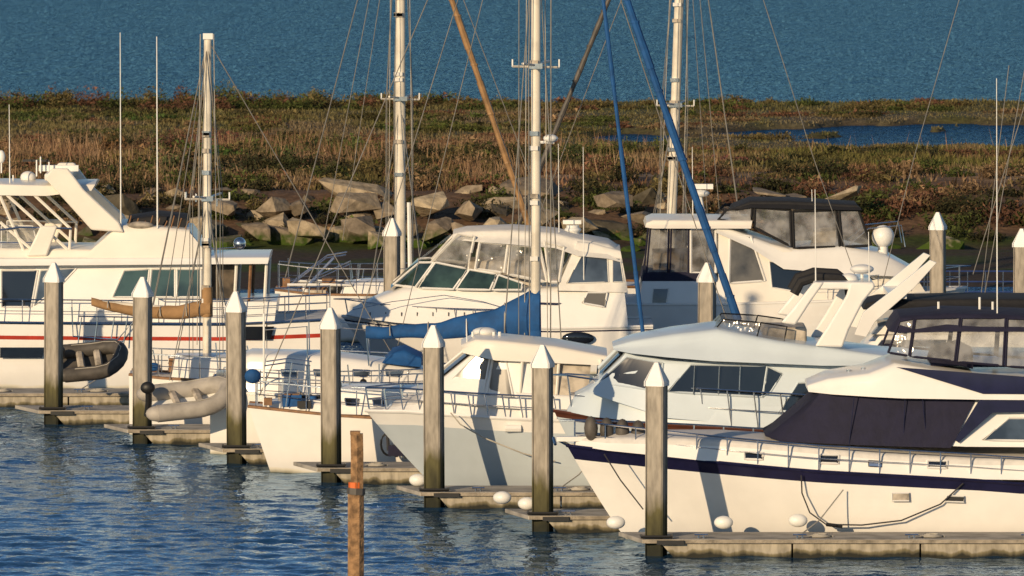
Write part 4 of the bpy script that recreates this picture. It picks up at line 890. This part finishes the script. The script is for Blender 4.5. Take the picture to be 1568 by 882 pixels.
L.new(ymap(0,1).outputs[0],tm.inputs[0]); L.new(tm.outputs[2],gl.inputs[0]); L.new(bp.outputs[0],gl.inputs['Normal'])
fr=N.new('ShaderNodeFresnel'); fr.inputs[0].default_value=1.33; L.new(bp.outputs[0],fr.inputs[1])
mxs=N.new('ShaderNodeMixShader'); L.new(fr.outputs[0],mxs.inputs[0]); L.new(df.outputs[0],mxs.inputs[1]); L.new(gl.outputs[0],mxs.inputs[2]); L.new(mxs.outputs[0],N['Material Output'].inputs[0])
M['bay_water']=m
# modelled chop in the marina basin, merging into a flat sheet that runs to the horizon
gx=np.arange(-30,30.01,.12); gy=np.arange(180,300.01,.16); GX,GY=np.meshgrid(gx,gy); rw=np.random.default_rng(3); ZW=np.zeros_like(GX)
for i in range(70):
    lam=.42*(2.2/.42)**rw.random(); th=math.radians(80)+rw.normal()*.6; k=2*math.pi/lam; amp=.0026*lam**.85*(.6+.8*rw.random())
    ZW+=amp*np.sin(k*(GX*math.cos(th)+GY*math.sin(th))+rw.random()*6.28+.6*np.sin(GX*.31+i)+.6*np.sin(GY*.23+i*2))
gust=.45+1.1*fbm(GX*.12,GY*.05,101); ZW*=gust
mk=np.clip((30-np.abs(GX))/3,0,1)*np.clip((GY-180)/4,0,1)*np.clip((300-GY)/10,0,1)
ZW=ZW*mk-.08*(1-mk); 
V=np.stack([GX.ravel(),GY.ravel(),ZW.ravel()],1); ny_,nx_=GX.shape; I=np.arange(ny_*nx_).reshape(ny_,nx_)
Q=np.stack([I[:-1,:-1],I[:-1,1:],I[1:,1:],I[1:,:-1]],-1).reshape(-1,4)
n0=len(V); V=np.concatenate([V,np.array([(-1500,-100,-.07),(1500,-100,-.07),(1500,6000,-.07),(-1500,6000,-.07)],float)]); Q=np.concatenate([Q,np.array([[n0,n0+1,n0+2,n0+3]])])
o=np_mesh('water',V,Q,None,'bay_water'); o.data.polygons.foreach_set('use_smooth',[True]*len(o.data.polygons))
# ================================================================== light, sky, camera
EL=math.radians(15); AZ=math.radians(208)
sc=bpy.context.scene; wd=bpy.data.worlds.new('World'); sc.world=wd; wd.use_nodes=True; nt=wd.node_tree
sk=nt.nodes.new('ShaderNodeTexSky'); sk.sky_type='NISHITA'; sk.sun_disc=False; sk.sun_elevation=EL; sk.sun_rotation=AZ
sk.dust_density=0.3; sk.ozone_density=2.5; sk.air_density=1.0; sk.altitude=500
bg=nt.nodes['Background']; bg.inputs[1].default_value=.088; nt.links.new(sk.outputs[0],bg.inputs[0])
d=Vector((math.sin(AZ)*math.cos(EL),math.cos(AZ)*math.cos(EL),math.sin(EL)))
ld=bpy.data.lights.new('sun','SUN'); ld.energy=4.4; ld.angle=math.radians(.5); ld.color=(1,.75,.46); lo=bpy.data.objects.new('sun',ld); lo.rotation_euler=d.to_track_quat('Z','Y').to_euler(); lo.location=(-60,0,60); bpy.context.collection.objects.link(lo)
cd=bpy.data.cameras.new('camera'); cd.lens=LENS; cd.sensor_width=36; cd.clip_start=1; cd.clip_end=8000; co=bpy.data.objects.new('camera',cd); co.location=(0,0,H); co.rotation_euler=(math.pi/2-P,0,0); bpy.context.collection.objects.link(co); sc.camera=co
cd.dof.use_dof=True; cd.dof.focus_distance=222; cd.dof.aperture_fstop=5.6
sc.view_settings.view_transform='Standard'; sc.view_settings.look='None'; sc.view_settings.exposure=0
